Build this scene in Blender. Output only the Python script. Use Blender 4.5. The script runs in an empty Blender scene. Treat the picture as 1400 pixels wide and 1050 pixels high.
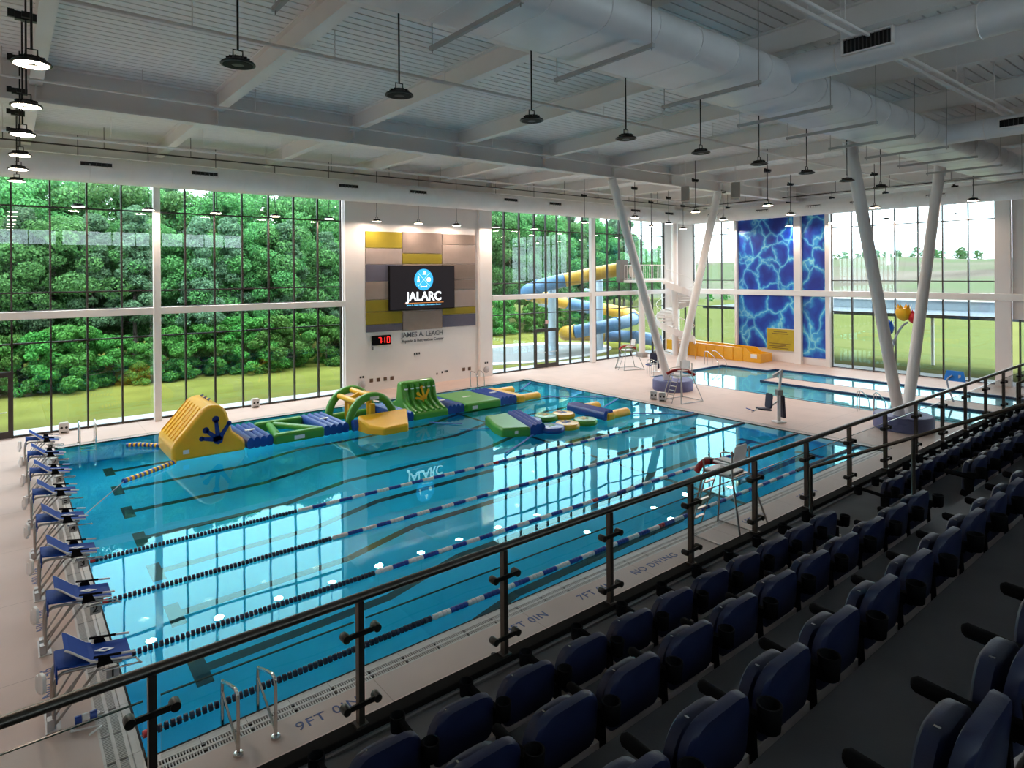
import bpy, bmesh, math, random
import numpy as np
from mathutils import Vector, Matrix
random.seed(7)
scene = bpy.context.scene
col = scene.collection
PI = math.pi

# ------------------------------------------------------------------ camera
CAM = Vector((-1.4274, -9.5503, 6.3477)); YAW = .6764; ROLL = -.0077
_d = Vector((math.sin(YAW), math.cos(YAW), 0)); _r0 = Vector((math.cos(YAW), -math.sin(YAW), 0)); _u0 = Vector((0, 0, 1))
_r = _r0*math.cos(ROLL) + _u0*math.sin(ROLL); _u = -_r0*math.sin(ROLL) + _u0*math.cos(ROLL)
cam_data = bpy.data.cameras.new('camera'); cam = bpy.data.objects.new('camera', cam_data); col.objects.link(cam)
cam.matrix_world = Matrix(((_r.x, _u.x, -_d.x, CAM.x), (_r.y, _u.y, -_d.y, CAM.y), (_r.z, _u.z, -_d.z, CAM.z), (0, 0, 0, 1)))
cam_data.sensor_width = 36; cam_data.lens = 864.5/1400*36; cam_data.shift_y = -(525-374.04)/1400
cam_data.clip_start = .05; cam_data.clip_end = 2000
scene.camera = cam

# ------------------------------------------------------------------ sky, exposure, light paths
world = bpy.data.worlds.new('sky'); scene.world = world; world.use_nodes = True
wn = world.node_tree; wn.nodes.clear()
wo = wn.nodes.new('ShaderNodeOutputWorld'); bg = wn.nodes.new('ShaderNodeBackground')
tc = wn.nodes.new('ShaderNodeTexCoord'); mp = wn.nodes.new('ShaderNodeMapping'); mp.inputs['Scale'].default_value = (1, 1, 3)
cl = wn.nodes.new('ShaderNodeTexNoise'); cl.inputs['Scale'].default_value = 2.2; cl.inputs['Detail'].default_value = 5
cr = wn.nodes.new('ShaderNodeValToRGB')
cr.color_ramp.elements[0].position = .35; cr.color_ramp.elements[0].color = (.78, .875, 1, 1)
cr.color_ramp.elements[1].position = .68; cr.color_ramp.elements[1].color = (.88, .94, 1, 1)
wn.links.new(tc.outputs['Generated'], mp.inputs['Vector']); wn.links.new(mp.outputs[0], cl.inputs['Vector'])
wn.links.new(cl.outputs['Fac'], cr.inputs['Fac']); wn.links.new(cr.outputs[0], bg.inputs['Color'])
bg.inputs['Strength'].default_value = 4.1
wn.links.new(bg.outputs[0], wo.inputs['Surface'])
sun_d = bpy.data.lights.new('sun', 'SUN'); sun_d.energy = 2.5; sun_d.angle = math.radians(30); sun_d.color = (1, .96, .9)
sun = bpy.data.objects.new('sun', sun_d); col.objects.link(sun); sun.rotation_euler = (math.radians(30), 0, 0)
scene.view_settings.view_transform = 'Standard'; scene.view_settings.look = 'None'
scene.view_settings.gamma = 1; scene.view_settings.use_curve_mapping = False
scene.view_settings.exposure = .82
cy = scene.cycles
cy.use_denoising = True; cy.max_bounces = 10; cy.diffuse_bounces = 5; cy.glossy_bounces = 5; cy.transmission_bounces = 8
cy.transparent_max_bounces = 24; cy.sample_clamp_indirect = 15; cy.caustics_refractive = True; cy.caustics_reflective = False
cy.blur_glossy = .5
LAMP_W = 42.0

# ------------------------------------------------------------------ materials
MATS = {}
def mat(name, c, rough=.5, metal=0, var=.06, vs=4, bump=0, bs=60, spec=.5, emit=None, es=0, coat=0, stretch=None):
    if name in MATS: return MATS[name]
    m = bpy.data.materials.new(name); m.use_nodes = True; nt = m.node_tree; b = nt.nodes['Principled BSDF']
    b.inputs['Roughness'].default_value = rough; b.inputs['Metallic'].default_value = metal
    b.inputs['Specular IOR Level'].default_value = spec; b.inputs['Coat Weight'].default_value = coat
    t = nt.nodes.new('ShaderNodeTexCoord'); n = nt.nodes.new('ShaderNodeTexNoise'); n.inputs['Scale'].default_value = vs; n.inputs['Detail'].default_value = 4
    src = t.outputs['Object']
    if stretch:
        mpn = nt.nodes.new('ShaderNodeMapping'); mpn.inputs['Scale'].default_value = stretch
        nt.links.new(src, mpn.inputs['Vector']); src = mpn.outputs[0]
    nt.links.new(src, n.inputs['Vector'])
    r = nt.nodes.new('ShaderNodeValToRGB')
    r.color_ramp.elements[0].position = .3; r.color_ramp.elements[1].position = .7
    r.color_ramp.elements[0].color = tuple(x*(1-var) for x in c)+(1,); r.color_ramp.elements[1].color = tuple(min(1, x*(1+var)) for x in c)+(1,)
    nt.links.new(n.outputs['Fac'], r.inputs['Fac']); nt.links.new(r.outputs[0], b.inputs['Base Color'])
    if bump:
        n2 = nt.nodes.new('ShaderNodeTexNoise'); n2.inputs['Scale'].default_value = bs; n2.inputs['Detail'].default_value = 3
        bp = nt.nodes.new('ShaderNodeBump'); bp.inputs['Strength'].default_value = bump; bp.inputs['Distance'].default_value = .02
        nt.links.new(src, n2.inputs['Vector']); nt.links.new(n2.outputs['Fac'], bp.inputs['Height']); nt.links.new(bp.outputs[0], b.inputs['Normal'])
    if emit:
        b.inputs['Emission Color'].default_value = tuple(emit)+(1,); b.inputs['Emission Strength'].default_value = es
    MATS[name] = m; return m
def glass_mat(name, tint, ior=1.5, rough=0):
    m = bpy.data.materials.new(name); m.use_nodes = True; nt = m.node_tree; nt.nodes.clear()
    o = nt.nodes.new('ShaderNodeOutputMaterial'); mx = nt.nodes.new('ShaderNodeMixShader'); f = nt.nodes.new('ShaderNodeFresnel'); f.inputs[0].default_value = ior
    a = nt.nodes.new('ShaderNodeBsdfTransparent'); a.inputs[0].default_value = tuple(tint)+(1,)
    g = nt.nodes.new('ShaderNodeBsdfGlossy'); g.inputs['Roughness'].default_value = rough
    n = nt.nodes.new('ShaderNodeTexNoise'); n.inputs['Scale'].default_value = .35; bp = nt.nodes.new('ShaderNodeBump'); bp.inputs['Strength'].default_value = .02; bp.inputs['Distance'].default_value = .05
    t = nt.nodes.new('ShaderNodeTexCoord'); nt.links.new(t.outputs['Object'], n.inputs['Vector']); nt.links.new(n.outputs['Fac'], bp.inputs['Height']); nt.links.new(bp.outputs[0], g.inputs['Normal'])
    ge = nt.nodes.new('ShaderNodeNewGeometry'); io = nt.nodes.new('ShaderNodeMapRange'); io.inputs[3].default_value = ior; io.inputs[4].default_value = 1/ior
    nt.links.new(ge.outputs['Backfacing'], io.inputs[0]); nt.links.new(io.outputs[0], f.inputs[0])
    nt.links.new(f.outputs[0], mx.inputs[0]); nt.links.new(a.outputs[0], mx.inputs[1]); nt.links.new(g.outputs[0], mx.inputs[2]); nt.links.new(mx.outputs[0], o.inputs[0])
    MATS[name] = m; return m
def water_mat(name, tint, amp=.03, sc=.5):
    m = bpy.data.materials.new(name); m.use_nodes = True; nt = m.node_tree; nt.nodes.clear()
    o = nt.nodes.new('ShaderNodeOutputMaterial'); g = nt.nodes.new('ShaderNodeBsdfGlass'); g.inputs['IOR'].default_value = 1.33; g.inputs['Roughness'].default_value = 0
    g.inputs['Color'].default_value = tuple(tint)+(1,)
    t = nt.nodes.new('ShaderNodeTexCoord'); n = nt.nodes.new('ShaderNodeTexNoise'); n.inputs['Scale'].default_value = sc; n.inputs['Detail'].default_value = 1
    bp = nt.nodes.new('ShaderNodeBump'); bp.inputs['Strength'].default_value = amp; bp.inputs['Distance'].default_value = .1
    nt.links.new(t.outputs['Object'], n.inputs['Vector']); nt.links.new(n.outputs['Fac'], bp.inputs['Height']); nt.links.new(bp.outputs[0], g.inputs['Normal'])
    nt.links.new(g.outputs[0], o.inputs[0]); MATS[name] = m; return m
def emit_mat(name, c, s):
    return mat(name, tuple(x*.5 for x in c), .5, emit=c, es=s, var=.02)

WHITE = mat('white_paint', (.84, .79, .77), .45, var=.03, vs=.6, bump=.03)
STEELW = mat('white_steel', (.84, .80, .78), .42, var=.03, vs=.8)
DECKM = mat('roof_deck_paint', (.86, .84, .83), .5, var=.03, vs=.5)
DUCTM = mat('galvanised_painted_duct', (.80, .80, .82), .33, .1, var=.05, vs=1.2)
DUCTW = mat('white_duct', (.84, .82, .81), .35, 0, var=.04, vs=1.2)
BRONZE = mat('bronze_anodised', (.055, .045, .042), .4, .4, var=.1)
BLACK = mat('black_metal', (.012, .012, .013), .4, .3, var=.15)
BLACKP = mat('black_plastic', (.008, .008, .009), .75, var=.2, bump=.05, spec=.03)
STEEL = mat('brushed_stainless', (.42, .40, .38), .28, 1, var=.08, vs=12)
RAILM = mat('dark_rail_steel', (.085, .075, .065), .32, .8, var=.1, vs=12)
CHROME = mat('polished_tube', (.62, .6, .58), .15, 1, var=.04)
NAVY = mat('navy_seat_plastic', (.006, .011, .045), .5, var=.12, vs=8, bump=.06, bs=160)
BLUEP = mat('royal_blue_panel', (.006, .05, .30), .65, var=.08, bump=.05, bs=200, spec=.15)
GLASS = glass_mat('window_glass', (.89, .955, .945))
RGLASS = glass_mat('rail_glass', (.93, .96, .96), 1.3)
CONCRETE = mat('stand_concrete', (.13, .125, .13), .75, var=.12, vs=2, bump=.1, bs=80)
NOSING = mat('pale_concrete', (.62, .53, .50), .7, var=.06, vs=6)
INF_Y = mat('yellow_vinyl', (.95, .50, .010), .32, var=.04, vs=2, coat=.2)
INF_G = mat('green_vinyl', (.07, .34, .030), .34, var=.06, vs=2, coat=.2)
INF_B = mat('blue_vinyl', (.015, .065, .36), .34, var=.06, vs=2, coat=.2)
PRINTB = mat('blue_print', (.01, .03, .22), .45, var=.03)
PRINTW = mat('white_print', (.8, .8, .8), .5, var=.03)
REDP = mat('red_vinyl', (.33, .012, .015), .4, var=.08)
WHITEP = mat('white_plastic', (.78, .76, .75), .35, var=.04)

# ------------------------------------------------------------------ mesh helpers
def V(*a): return Vector(a)
class MB:
    def __init__(s): s.v = []; s.f = []; s.sm = []
    def add(s, vs, fs, smooth=False):
        o = len(s.v); s.v += [tuple(v) for v in vs]
        s.f += [tuple(i+o for i in f) for f in fs]; s.sm += [smooth]*len(fs); return s
    def box(s, x0, x1, y0, y1, z0, z1):
        if x0 > x1: x0, x1 = x1, x0
        if y0 > y1: y0, y1 = y1, y0
        if z0 > z1: z0, z1 = z1, z0
        return s.add([(x0,y0,z0),(x1,y0,z0),(x1,y1,z0),(x0,y1,z0),(x0,y0,z1),(x1,y0,z1),(x1,y1,z1),(x0,y1,z1)],
                     [(3,2,1,0),(4,5,6,7),(0,1,5,4),(1,2,6,5),(2,3,7,6),(3,0,4,7)])
    def beam(s, p0, p1, w, h, up=(0,0,1)):
        p0, p1, up = Vector(p0), Vector(p1), Vector(up); d = (p1-p0).normalized()
        a = d.cross(up)
        if a.length < 1e-4: a = d.cross(Vector((0,1,0)))
        a.normalize(); b = a.cross(d).normalized(); a *= w/2; b *= h/2
        vs = [p0-a-b, p0+a-b, p0+a+b, p0-a+b, p1-a-b, p1+a-b, p1+a+b, p1-a+b]
        return s.add(vs, [(0,1,2,3),(7,6,5,4),(4,5,1,0),(5,6,2,1),(6,7,3,2),(7,4,0,3)])
    def tube(s, path, r, n=10, caps=True, closed=False, ry=None):
        P = [Vector(p) for p in path]; m = len(P); rr = r if isinstance(r, (list, tuple)) else [r]*m
        T = []
        for i in range(m):
            if closed: t = P[(i+1) % m]-P[i-1]
            else: t = (P[min(i+1, m-1)]-P[max(i-1, 0)])
            T.append(t.normalized())
        a = T[0].cross(Vector((0,0,1)))
        if a.length < 1e-3: a = T[0].cross(Vector((0,1,0)))
        a.normalize(); vs = []
        for i in range(m):
            a = (a-T[i]*a.dot(T[i]))
            if a.length < 1e-4: a = T[i].cross(Vector((1,0,0)))
            a.normalize(); b = T[i].cross(a)
            for k in range(n):
                q = 2*PI*k/n; vs.append(P[i]+a*math.cos(q)*rr[i]+b*math.sin(q)*(rr[i] if ry is None else ry))
        fs = []
        for i in range(m if closed else m-1):
            j = (i+1) % m
            for k in range(n): fs.append((i*n+k, i*n+(k+1) % n, j*n+(k+1) % n, j*n+k))
        s.add(vs, fs, True)
        if caps and not closed:
            o = len(s.v)-len(vs); s.f += [tuple(o+k for k in range(n))[::-1], tuple(o+(m-1)*n+k for k in range(n))]; s.sm += [False]*2
        return s
    def lathe(s, prof, c=(0,0,0), n=24, axis='z'):
        vs = []; m = len(prof); c = Vector(c)
        for (r, h) in prof:
            for k in range(n):
                q = 2*PI*k/n; x, y = r*math.cos(q), r*math.sin(q)
                vs.append(c+(Vector((x,y,h)) if axis == 'z' else Vector((h,x,y)) if axis == 'x' else Vector((y,h,x))))
        fs = []
        for i in range(m-1):
            for k in range(n): fs.append((i*n+k, i*n+(k+1) % n, (i+1)*n+(k+1) % n, (i+1)*n+k))
        s.add(vs, fs, True); o = len(s.v)-len(vs)
        s.f += [tuple(o+k for k in range(n))[::-1], tuple(o+(m-1)*n+k for k in range(n))]; s.sm += [False]*2
        return s
    def prism(s, poly, org, u, v, th):
        """polygon (a,b) -> org + a*u + b*v, extruded by th along u x v"""
        org, u, v = Vector(org), Vector(u), Vector(v); nn = u.cross(v).normalized()*th; m = len(poly)
        vs = [org+u*a+v*b for a, b in poly]; vs += [p+nn for p in vs]
        fs = [tuple(range(m))[::-1], tuple(range(m, 2*m))]+[(k, (k+1) % m, m+(k+1) % m, m+k) for k in range(m)]
        return s.add(vs, fs)
    def build(s, name, m, parent=None, bevel=0, seg=2, sub=0, flat=False):
        me = bpy.data.meshes.new(name); me.from_pydata(s.v, [], s.f)
        if not flat:
            me.polygons.foreach_set('use_smooth', [True]*len(s.f) if (bevel or sub) else s.sm)
            if any(s.sm) and not (bevel or sub): me.set_sharp_from_angle(angle=math.radians(45))
        me.validate(); me.update(); me.materials.append(m)
        return mesh_obj(name, me, parent, bevel, seg, sub)
def mesh_obj(name, me, parent=None, bevel=0, seg=2, sub=0):
    o = bpy.data.objects.new(name, me); col.objects.link(o); o.parent = parent
    if bevel:
        b = o.modifiers.new('bevel', 'BEVEL'); b.width = bevel; b.segments = seg; b.limit_method = 'ANGLE'; b.angle_limit = math.radians(35)
        if len(me.polygons) < 4000: b.harden_normals = True
    if sub:
        b = o.modifiers.new('sub', 'SUBSURF'); b.levels = sub; b.render_levels = sub
    return o
def rrect(w, h, r, n=5, rb=None):
    """rounded rectangle outline centred in w, from 0 to h"""
    rb = r if rb is None else rb; pts = []
    for (cx_, cy_, a0, q) in ((w/2-rb, rb, -90, rb), (w/2-r, h-r, 0, r), (-w/2+r, h-r, 90, r), (-w/2+rb, rb, 180, rb)):
        for k in range(n+1):
            a = math.radians(a0+90*k/n); pts.append((cx_+q*math.cos(a), cy_+q*math.sin(a)))
    return pts
def circ(r, n=20, c=(0,0)): return [(c[0]+r*math.cos(2*PI*k/n), c[1]+r*math.sin(2*PI*k/n)) for k in range(n)]
def smooth_path(P, n=6):
    P = [Vector(p) for p in P]; out = []
    for i in range(len(P)-1):
        p0, p1, p2, p3 = P[max(i-1,0)], P[i], P[i+1], P[min(i+2,len(P)-1)]
        for k in range(n):
            t = k/n; out.append(.5*((2*p1)+(p2-p0)*t+(2*p0-5*p1+4*p2-p3)*t*t+(3*p1-p0-3*p2+p3)*t**3))
    return out+[P[-1]]
def tag(o, label=None, cat=None, group=None, kind=None):
    if label: o['label'] = label
    if cat: o['category'] = cat
    if group: o['group'] = group
    if kind: o['kind'] = kind
    return o
def thing(name, label, cat, loc=(0,0,0), rz=0, group=None):
    o = bpy.data.objects.new(name, None); col.objects.link(o); o.location = loc; o.rotation_euler = (0, 0, rz); o.empty_display_size = .1
    return tag(o, label, cat, group)
def struct(o, label=None): return tag(o, label, kind='structure')
KIDS = {}
def dup(root, loc=None, rz=None, label=None, group=None, skip=()):
    if root.name not in KIDS: KIDS[root.name] = [(c, [g for g in bpy.data.objects if g.parent == c]) for c in bpy.data.objects if c.parent == root]
    r = root.copy(); col.objects.link(r)
    if loc is not None: r.location = loc
    if rz is not None: r.rotation_euler = (0, 0, rz)
    if label: r['label'] = label
    if group: r['group'] = group
    for ch, gs in KIDS[root.name]:
        if ch.name.split('.')[0] in skip: continue
        c = ch.copy(); col.objects.link(c); c.parent = r
        for g in gs:
            e = g.copy(); col.objects.link(e); e.parent = c
    return r
ORDN = ['first', 'second', 'third', 'fourth', 'fifth', 'sixth', 'seventh', 'eighth', 'ninth', 'tenth', 'eleventh', 'twelfth', 'thirteenth', 'fourteenth', 'fifteenth', 'sixteenth']
def text(name, s, size, loc, rot, m, parent=None, ext=.004, align='CENTER', spacing=1.0, bold=0, sx=1):
    cu = bpy.data.curves.new(name, 'FONT'); cu.body = s; cu.size = size; cu.extrude = ext; cu.align_x = align; cu.align_y = 'CENTER'; cu.space_character = spacing; cu.offset = bold; cu.resolution_u = 3
    o = bpy.data.objects.new(name, cu); col.objects.link(o)
    bpy.context.view_layer.update()
    me = bpy.data.meshes.new_from_object(o.evaluated_get(bpy.context.evaluated_depsgraph_get()))
    bpy.data.objects.remove(o); bpy.data.curves.remove(cu)
    me.name = name; me.materials.clear(); me.materials.append(m)
    o = bpy.data.objects.new(name, me); col.objects.link(o); o.location = loc; o.rotation_euler = rot; o.scale = (sx, 1, 1); o.parent = parent
    return o
# ------------------------------------------------------------------ floor and pools
POOL_L, POOL_W, WATER_Z = 22.86, 19.32, -.015
GX0, GX1, GY0, GY1 = -.46, 23.26, -.42, 19.72
P2 = [(29.2, -9), (37.7, -9), (37.7, 11.9), (36.8, 11.9), (36.8, 15.2), (29.2, 15.2)]
def deck_mat():
    m = mat('pool_deck_concrete', (.60, .455, .40), .62, var=.05, vs=.7, bump=.05, bs=120); nt = m.node_tree; b = nt.nodes['Principled BSDF']
    br = nt.nodes.new('ShaderNodeTexBrick'); br.offset = 0; br.inputs['Scale'].default_value = 1; br.inputs['Mortar Size'].default_value = .006
    br.inputs['Brick Width'].default_value = 3.05; br.inputs['Row Height'].default_value = 3.05
    br.inputs['Color1'].default_value = br.inputs['Color2'].default_value = (1, 1, 1, 1); br.inputs['Mortar'].default_value = (.62, .6, .58, 1)
    t = nt.nodes.new('ShaderNodeTexCoord'); nt.links.new(t.outputs['Object'], br.inputs['Vector'])
    mx = nt.nodes.new('ShaderNodeMix'); mx.data_type = 'RGBA'; mx.blend_type = 'MULTIPLY'; mx.inputs[0].default_value = 1
    old = b.inputs['Base Color'].links[0].from_socket
    nt.links.new(old, mx.inputs[6]); nt.links.new(br.outputs['Color'], mx.inputs[7]); nt.links.new(mx.outputs[2], b.inputs['Base Color'])
    return m
DECK = deck_mat()
mb = MB()
xs = sorted({-6, GX0, GX1, 29.2, 33.0, 34.7, 36.8, 37.7, 41.4}); ys = sorted({-15, -9, GY0, GY1, 10.2, 11.9, 15.2, 22.45})
def in_hole(x, y):
    if GX0 < x < GX1 and GY0 < y < GY1: return True
    if 29.2 < x < 37.7 and -9 < y < 11.9: return not (33.0 < x < 34.7 and y < 10.2)
    return 29.2 < x < 36.8 and 11.9 <= y < 15.2
for i in range(len(xs)-1):
    for j in range(len(ys)-1):
        if not in_hole((xs[i]+xs[i+1])/2, (ys[j]+ys[j+1])/2): mb.box(xs[i], xs[i+1], ys[j], ys[j+1], -.14, 0)
floor = struct(mb.build('floor', DECK), 'pale concrete pool deck with saw cut joints around both pools')

TILE = mat('pool_plaster', (.015, .60, .99), .6, var=.05, vs=1.5)
LINE = mat('lane_line_tile', (.006, .010, .030), .5, var=.1)
PROF = [(0, -2.75), (5.6, -2.75), (7.6, -2.03), (13.6, -2.03), (15.3, -1.07), (POOL_L, -1.07)]
def pz(x):
    for (a, za), (b, zb) in zip(PROF, PROF[1:]):
        if a <= x <= b: return za+(zb-za)*(x-a)/(b-a)
mb = MB()
n = len(PROF)
vs = [(x, 0, z) for x, z in PROF]+[(x, POOL_W, z) for x, z in PROF]+[(x, 0, -.01) for x, z in PROF]+[(x, POOL_W, -.01) for x, z in PROF]
fs = []
for i in range(n-1):
    fs += [(i, i+1, n+i+1, n+i), (2*n+i, 2*n+i+1, i+1, i), (n+i, n+i+1, 3*n+i+1, 3*n+i)]
fs += [(0, n, 3*n, 2*n), (n-1, 2*n-1, 4*n-1, 3*n-1)]
mb.add(vs, fs)
basin = struct(mb.build('pool_basin', TILE), 'pale blue plaster basin of the lap pool sloping from deep to shallow')
def strip(mb, x0, x1, y0, y1, h=.006):
    cuts = [x0]+[x for x, z in PROF if x0 < x < x1]+[x1]
    for a, b in zip(cuts, cuts[1:]):
        za, zb = pz(a)+h, pz(b)+h
        mb.add([(a, y0, za), (b, y0, zb), (b, y1, zb), (a, y1, za), (a, y0, za-h-.01), (b, y0, zb-h-.01), (b, y1, zb-h-.01), (a, y1, za-h-.01)],
               [(0,1,2,3), (4,5,1,0), (5,6,2,1), (6,7,3,2), (7,4,0,3)])
LANE = [.5+2.286*(i+.5) for i in range(8)]
for y in LANE:
    mb = MB(); strip(mb, 1.65, 21.2, y-.13, y+.13); strip(mb, 1.35, 1.65, y-.5, y+.5); strip(mb, 21.2, 21.5, y-.5, y+.5)
    mb.build('lane_line', LINE, basin)
mb = MB(); strip(mb, 15.22, 15.36, 0, POOL_W); mb.build('depth_break_line', LINE, basin)
w = MB().add([(0, 0, WATER_Z), (POOL_L, 0, WATER_Z), (POOL_L, POOL_W, WATER_Z), (0, POOL_W, WATER_Z)], [(0,1,2,3)])
water = struct(w.build('pool_water', water_mat('lap_pool_water', (.55, 1.0, 1.0), .045, .55)), 'calm turquoise water of the eight lane lap pool')
# leisure pool
TILE2 = mat('leisure_plaster', (.38, .80, .92), .6, var=.05, vs=1.5); BAND = mat('navy_tile_band', (.012, .03, .10), .3, var=.15, vs=20)
full2 = P2[:1]+[(33.0, -9), (33.0, 10.2), (34.7, 10.2), (34.7, -9)]+P2[1:]
def loop_wall(mb, loop, z0, z1):
    for (a, b) in zip(loop, loop[1:]+loop[:1]): mb.add([(a[0], a[1], z0), (b[0], b[1], z0), (b[0], b[1], z1), (a[0], a[1], z1)], [(3,2,1,0)])
mb = MB(); loop_wall(mb, full2, -1.1, -.14)
for (x0, x1, y0, y1) in ((29.2, 33, -9, 10.2), (34.7, 37.7, -9, 10.2), (29.2, 37.7, 10.2, 11.9), (29.2, 36.8, 11.9, 15.2)):
    mb.add([(x0, y0, -1.1), (x1, y0, -1.1), (x1, y1, -1.1), (x0, y1, -1.1)], [(0,1,2,3)])
basin2 = struct(mb.build('pool_basin', TILE2), 'pale basin of the leisure pool by the glass wall')
mb = MB()
for (a, b) in zip(full2, full2[1:]+full2[:1]):
    mb.beam((a[0], a[1], -.115), (b[0], b[1], -.115), .10, .25)
mb.build('tile_band', BAND, basin2)
mb = MB(); mb.box(31.0, 31.1, -8.5, 9.5, -1.095, -1.09); mb.build('lane_line', LINE, basin2)
mb = MB(); Z2 = -.09
for (x0, x1, y0, y1) in ((29.2, 33, -9, 10.2), (34.7, 37.7, -9, 10.2), (29.2, 37.7, 10.2, 11.9), (29.2, 36.8, 11.9, 15.2)):
    mb.add([(x0, y0, Z2), (x1, y0, Z2), (x1, y1, Z2), (x0, y1, Z2)], [(0,1,2,3)])
struct(mb.build('pool_water', water_mat('leisure_pool_water', (.74, .97, 1.0), .04, .6)), 'light blue water of the leisure pool')

# gutter: channel bottom and slotted grates
GRATE = mat('white_grate', (.60, .56, .53), .5, var=.06, vs=8); CHAN = mat('gutter_channel', (.012, .012, .012), .9)
mb = MB()
for (x0, x1, y0, y1) in ((GX0, 0, GY0, GY1), (POOL_L, GX1, GY0, GY1), (0, POOL_L, GY0, 0), (0, POOL_L, POOL_W, GY1)): mb.box(x0, x1, y0, y1, -.14, -.09)
mb.box(-.03, 0, -.03, POOL_W+.03, -.09, .002); mb.box(POOL_L, POOL_L+.03, -.03, POOL_W+.03, -.09, .002)
mb.box(0, POOL_L, -.03, 0, -.09, .002); mb.box(0, POOL_L, POOL_W, POOL_W+.03, -.09, .002)
gutter = struct(mb.build('trim_1', CHAN), 'perimeter gutter of the lap pool covered by slotted white grates')
def grate_mesh(wd, ln, name):
    mb = MB()                                   # runs ln along Y, wd along -X
    for a in (0, wd*.30, wd*.62, wd-.02): mb.box(-a-.03, -a+(.0 if a == 0 else .012), 0, ln-.006, -.03, -.002)
    mb.box(-.10, 0, 0, ln-.006, -.03, -.004)
    k = 0; y = .008
    while y < ln-.03:
        mb.box(-wd+.005, -.10, y, y+.016, -.03, -.005); y += .036
    o = mb.build(name, GRATE, gutter); return o
gl = grate_mesh(.43, .61, 'grate'); gl.location = (-.03, GY0+.01, 0); first = True
for k in range(1, 33): c = gl.copy(); col.objects.link(c); c.location = (-.03, GY0+.01+.61*k, 0)
gn = grate_mesh(.39, .61, 'grate'); gn.rotation_euler = (0, 0, PI/2); gn.location = (.62, -.03-.0, 0)
for k in range(1, 37):
    c = gn.copy(); col.objects.link(c); c.location = (.62+.61*k, -.03, 0)
for k in range(37):
    c = gn.copy(); col.objects.link(c); c.rotation_euler = (0, 0, -PI/2); c.location = (.01+.61*k, POOL_W+.03, 0)
for k in range(33):
    c = gn.copy(); col.objects.link(c); c.rotation_euler = (0, 0, PI); c.location = (POOL_L+.03, GY0+.62+.61*k, 0)
gn.parent = gutter
MARK = mat('depth_marking_tile', (.06, .09, .26), .5, var=.1)
for x, s in ((2.2, '9FT 0IN'), (5.95, '9FT 0IN'), (7.75, '7FT 0IN'), (9.6, 'NO DIVING'), (13.6, '6FT 0IN'), (16.4, '5FT 0IN')):
    text('depth_marking', s, .26, (x, -.72, .003), (0, 0, 0), MARK, floor, .002, spacing=1.1)
for y in (2.75, 5.05, 7.3): text('depth_marking', '9FT 0IN', .24, (-.95, y, .003), (0, 0, -PI/2), MARK, floor, .002, spacing=1.1)
mb = MB(); mb.lathe([(.05, 0), (.05, .004)], (4.9, -1.1, 0), 12); mb.build('deck_drain', BLACK, floor)
mb = MB(); mb.lathe([(.05, 0), (.05, .004)], (10.3, -1.5, 0), 12); mb.build('deck_drain', BLACK, floor)

# ------------------------------------------------------------------ walls and glazing
YW, XW, CEIL = 22.32, 41.27, 12.1
def wall(name, lab, box):
    mb = MB(); mb.box(*box); return struct(mb.build(name, WHITE), lab)
wall('wall_far_top', 'white wall band above the glass walls behind the duct', (-6.2, XW+.3, YW-.12, YW+.3, 11.0, CEIL+.1))
wall('wall_far_corner', 'white corner wall behind the helical stair', (39.75, XW+.3, YW-.15, YW+.25, 0, 11))
wall_far = wall('wall_far', 'white far wall bay holding the screen', (12.62, 22.3, YW-.12, YW+.3, 0, 11))
wall('trim_7', 'white pilaster between wooded glazing and screen bay', (12.6, 13.7, YW-.32, YW-.12, 0, 10.4))
wall('trim_8', 'white pilaster between screen bay and slide side glazing', (21.35, 22.3, YW-.32, YW-.12, 0, 10.4))
wall('trim_9', 'white projecting header above the screen bay', (12.6, 22.3, YW-.95, YW-.12, 10.35, 10.62))
wall('wall_right_top', 'white wall band above the end wall glazing', (XW-.02, XW+.3, -15, YW, 11.0, CEIL+.1))
wall('wall_right_corner', 'white upper wall beside the helical stair', (XW-.1, XW+.25, 20.6, YW, 3.66, 11))
wall('wall_right_end', 'white upper end wall beside the stand', (XW-.1, XW+.25, -15, .2, 3.66, 11))
wall_right = wall('wall_right', 'white end wall bay carrying the blue mural', (XW-.05, XW+.25, 9.85, 16.7, 0, 11))
for k_, (y0, y1, l_) in enumerate(((11.78, 12.25, 'between the two mural strips'), (9.84, 10.12, 'beside the narrow mural strip'), (.22, .93, 'at the stand end of the field glazing'), (16.6, 16.78, 'at the corner side of the wide mural'))):
    wall('trim_%d' % (10+k_), 'white pilaster '+l_, (XW-.35, XW-.05, y0, y1, 0, 11))
WALLB = mat('dim_back_wall', (.34, .32, .31), .7, var=.05)
mb = MB(); mb.box(-6.2, XW+.3, -15.2, -15, 0, 9.2); mb.box(-6.2, XW+.3, -15.2, -15, 10.5, CEIL+.1); mb.box(18, XW+.3, -15.2, -15, 9.2, 10.5)
for x in (-6, 2.4, 10.3): mb.box(x-.2, x+.2, -15.2, -15, 9.2, 10.5)
struct(mb.build('wall_back', WALLB), 'plain wall behind the spectator stand with a clerestory strip')
mb = MB(); mb.box(-6.3, -6, -15.2, YW+.3, 0, CEIL+.1); struct(mb.build('wall_left', WHITE), 'white wall behind the starting blocks')

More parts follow.
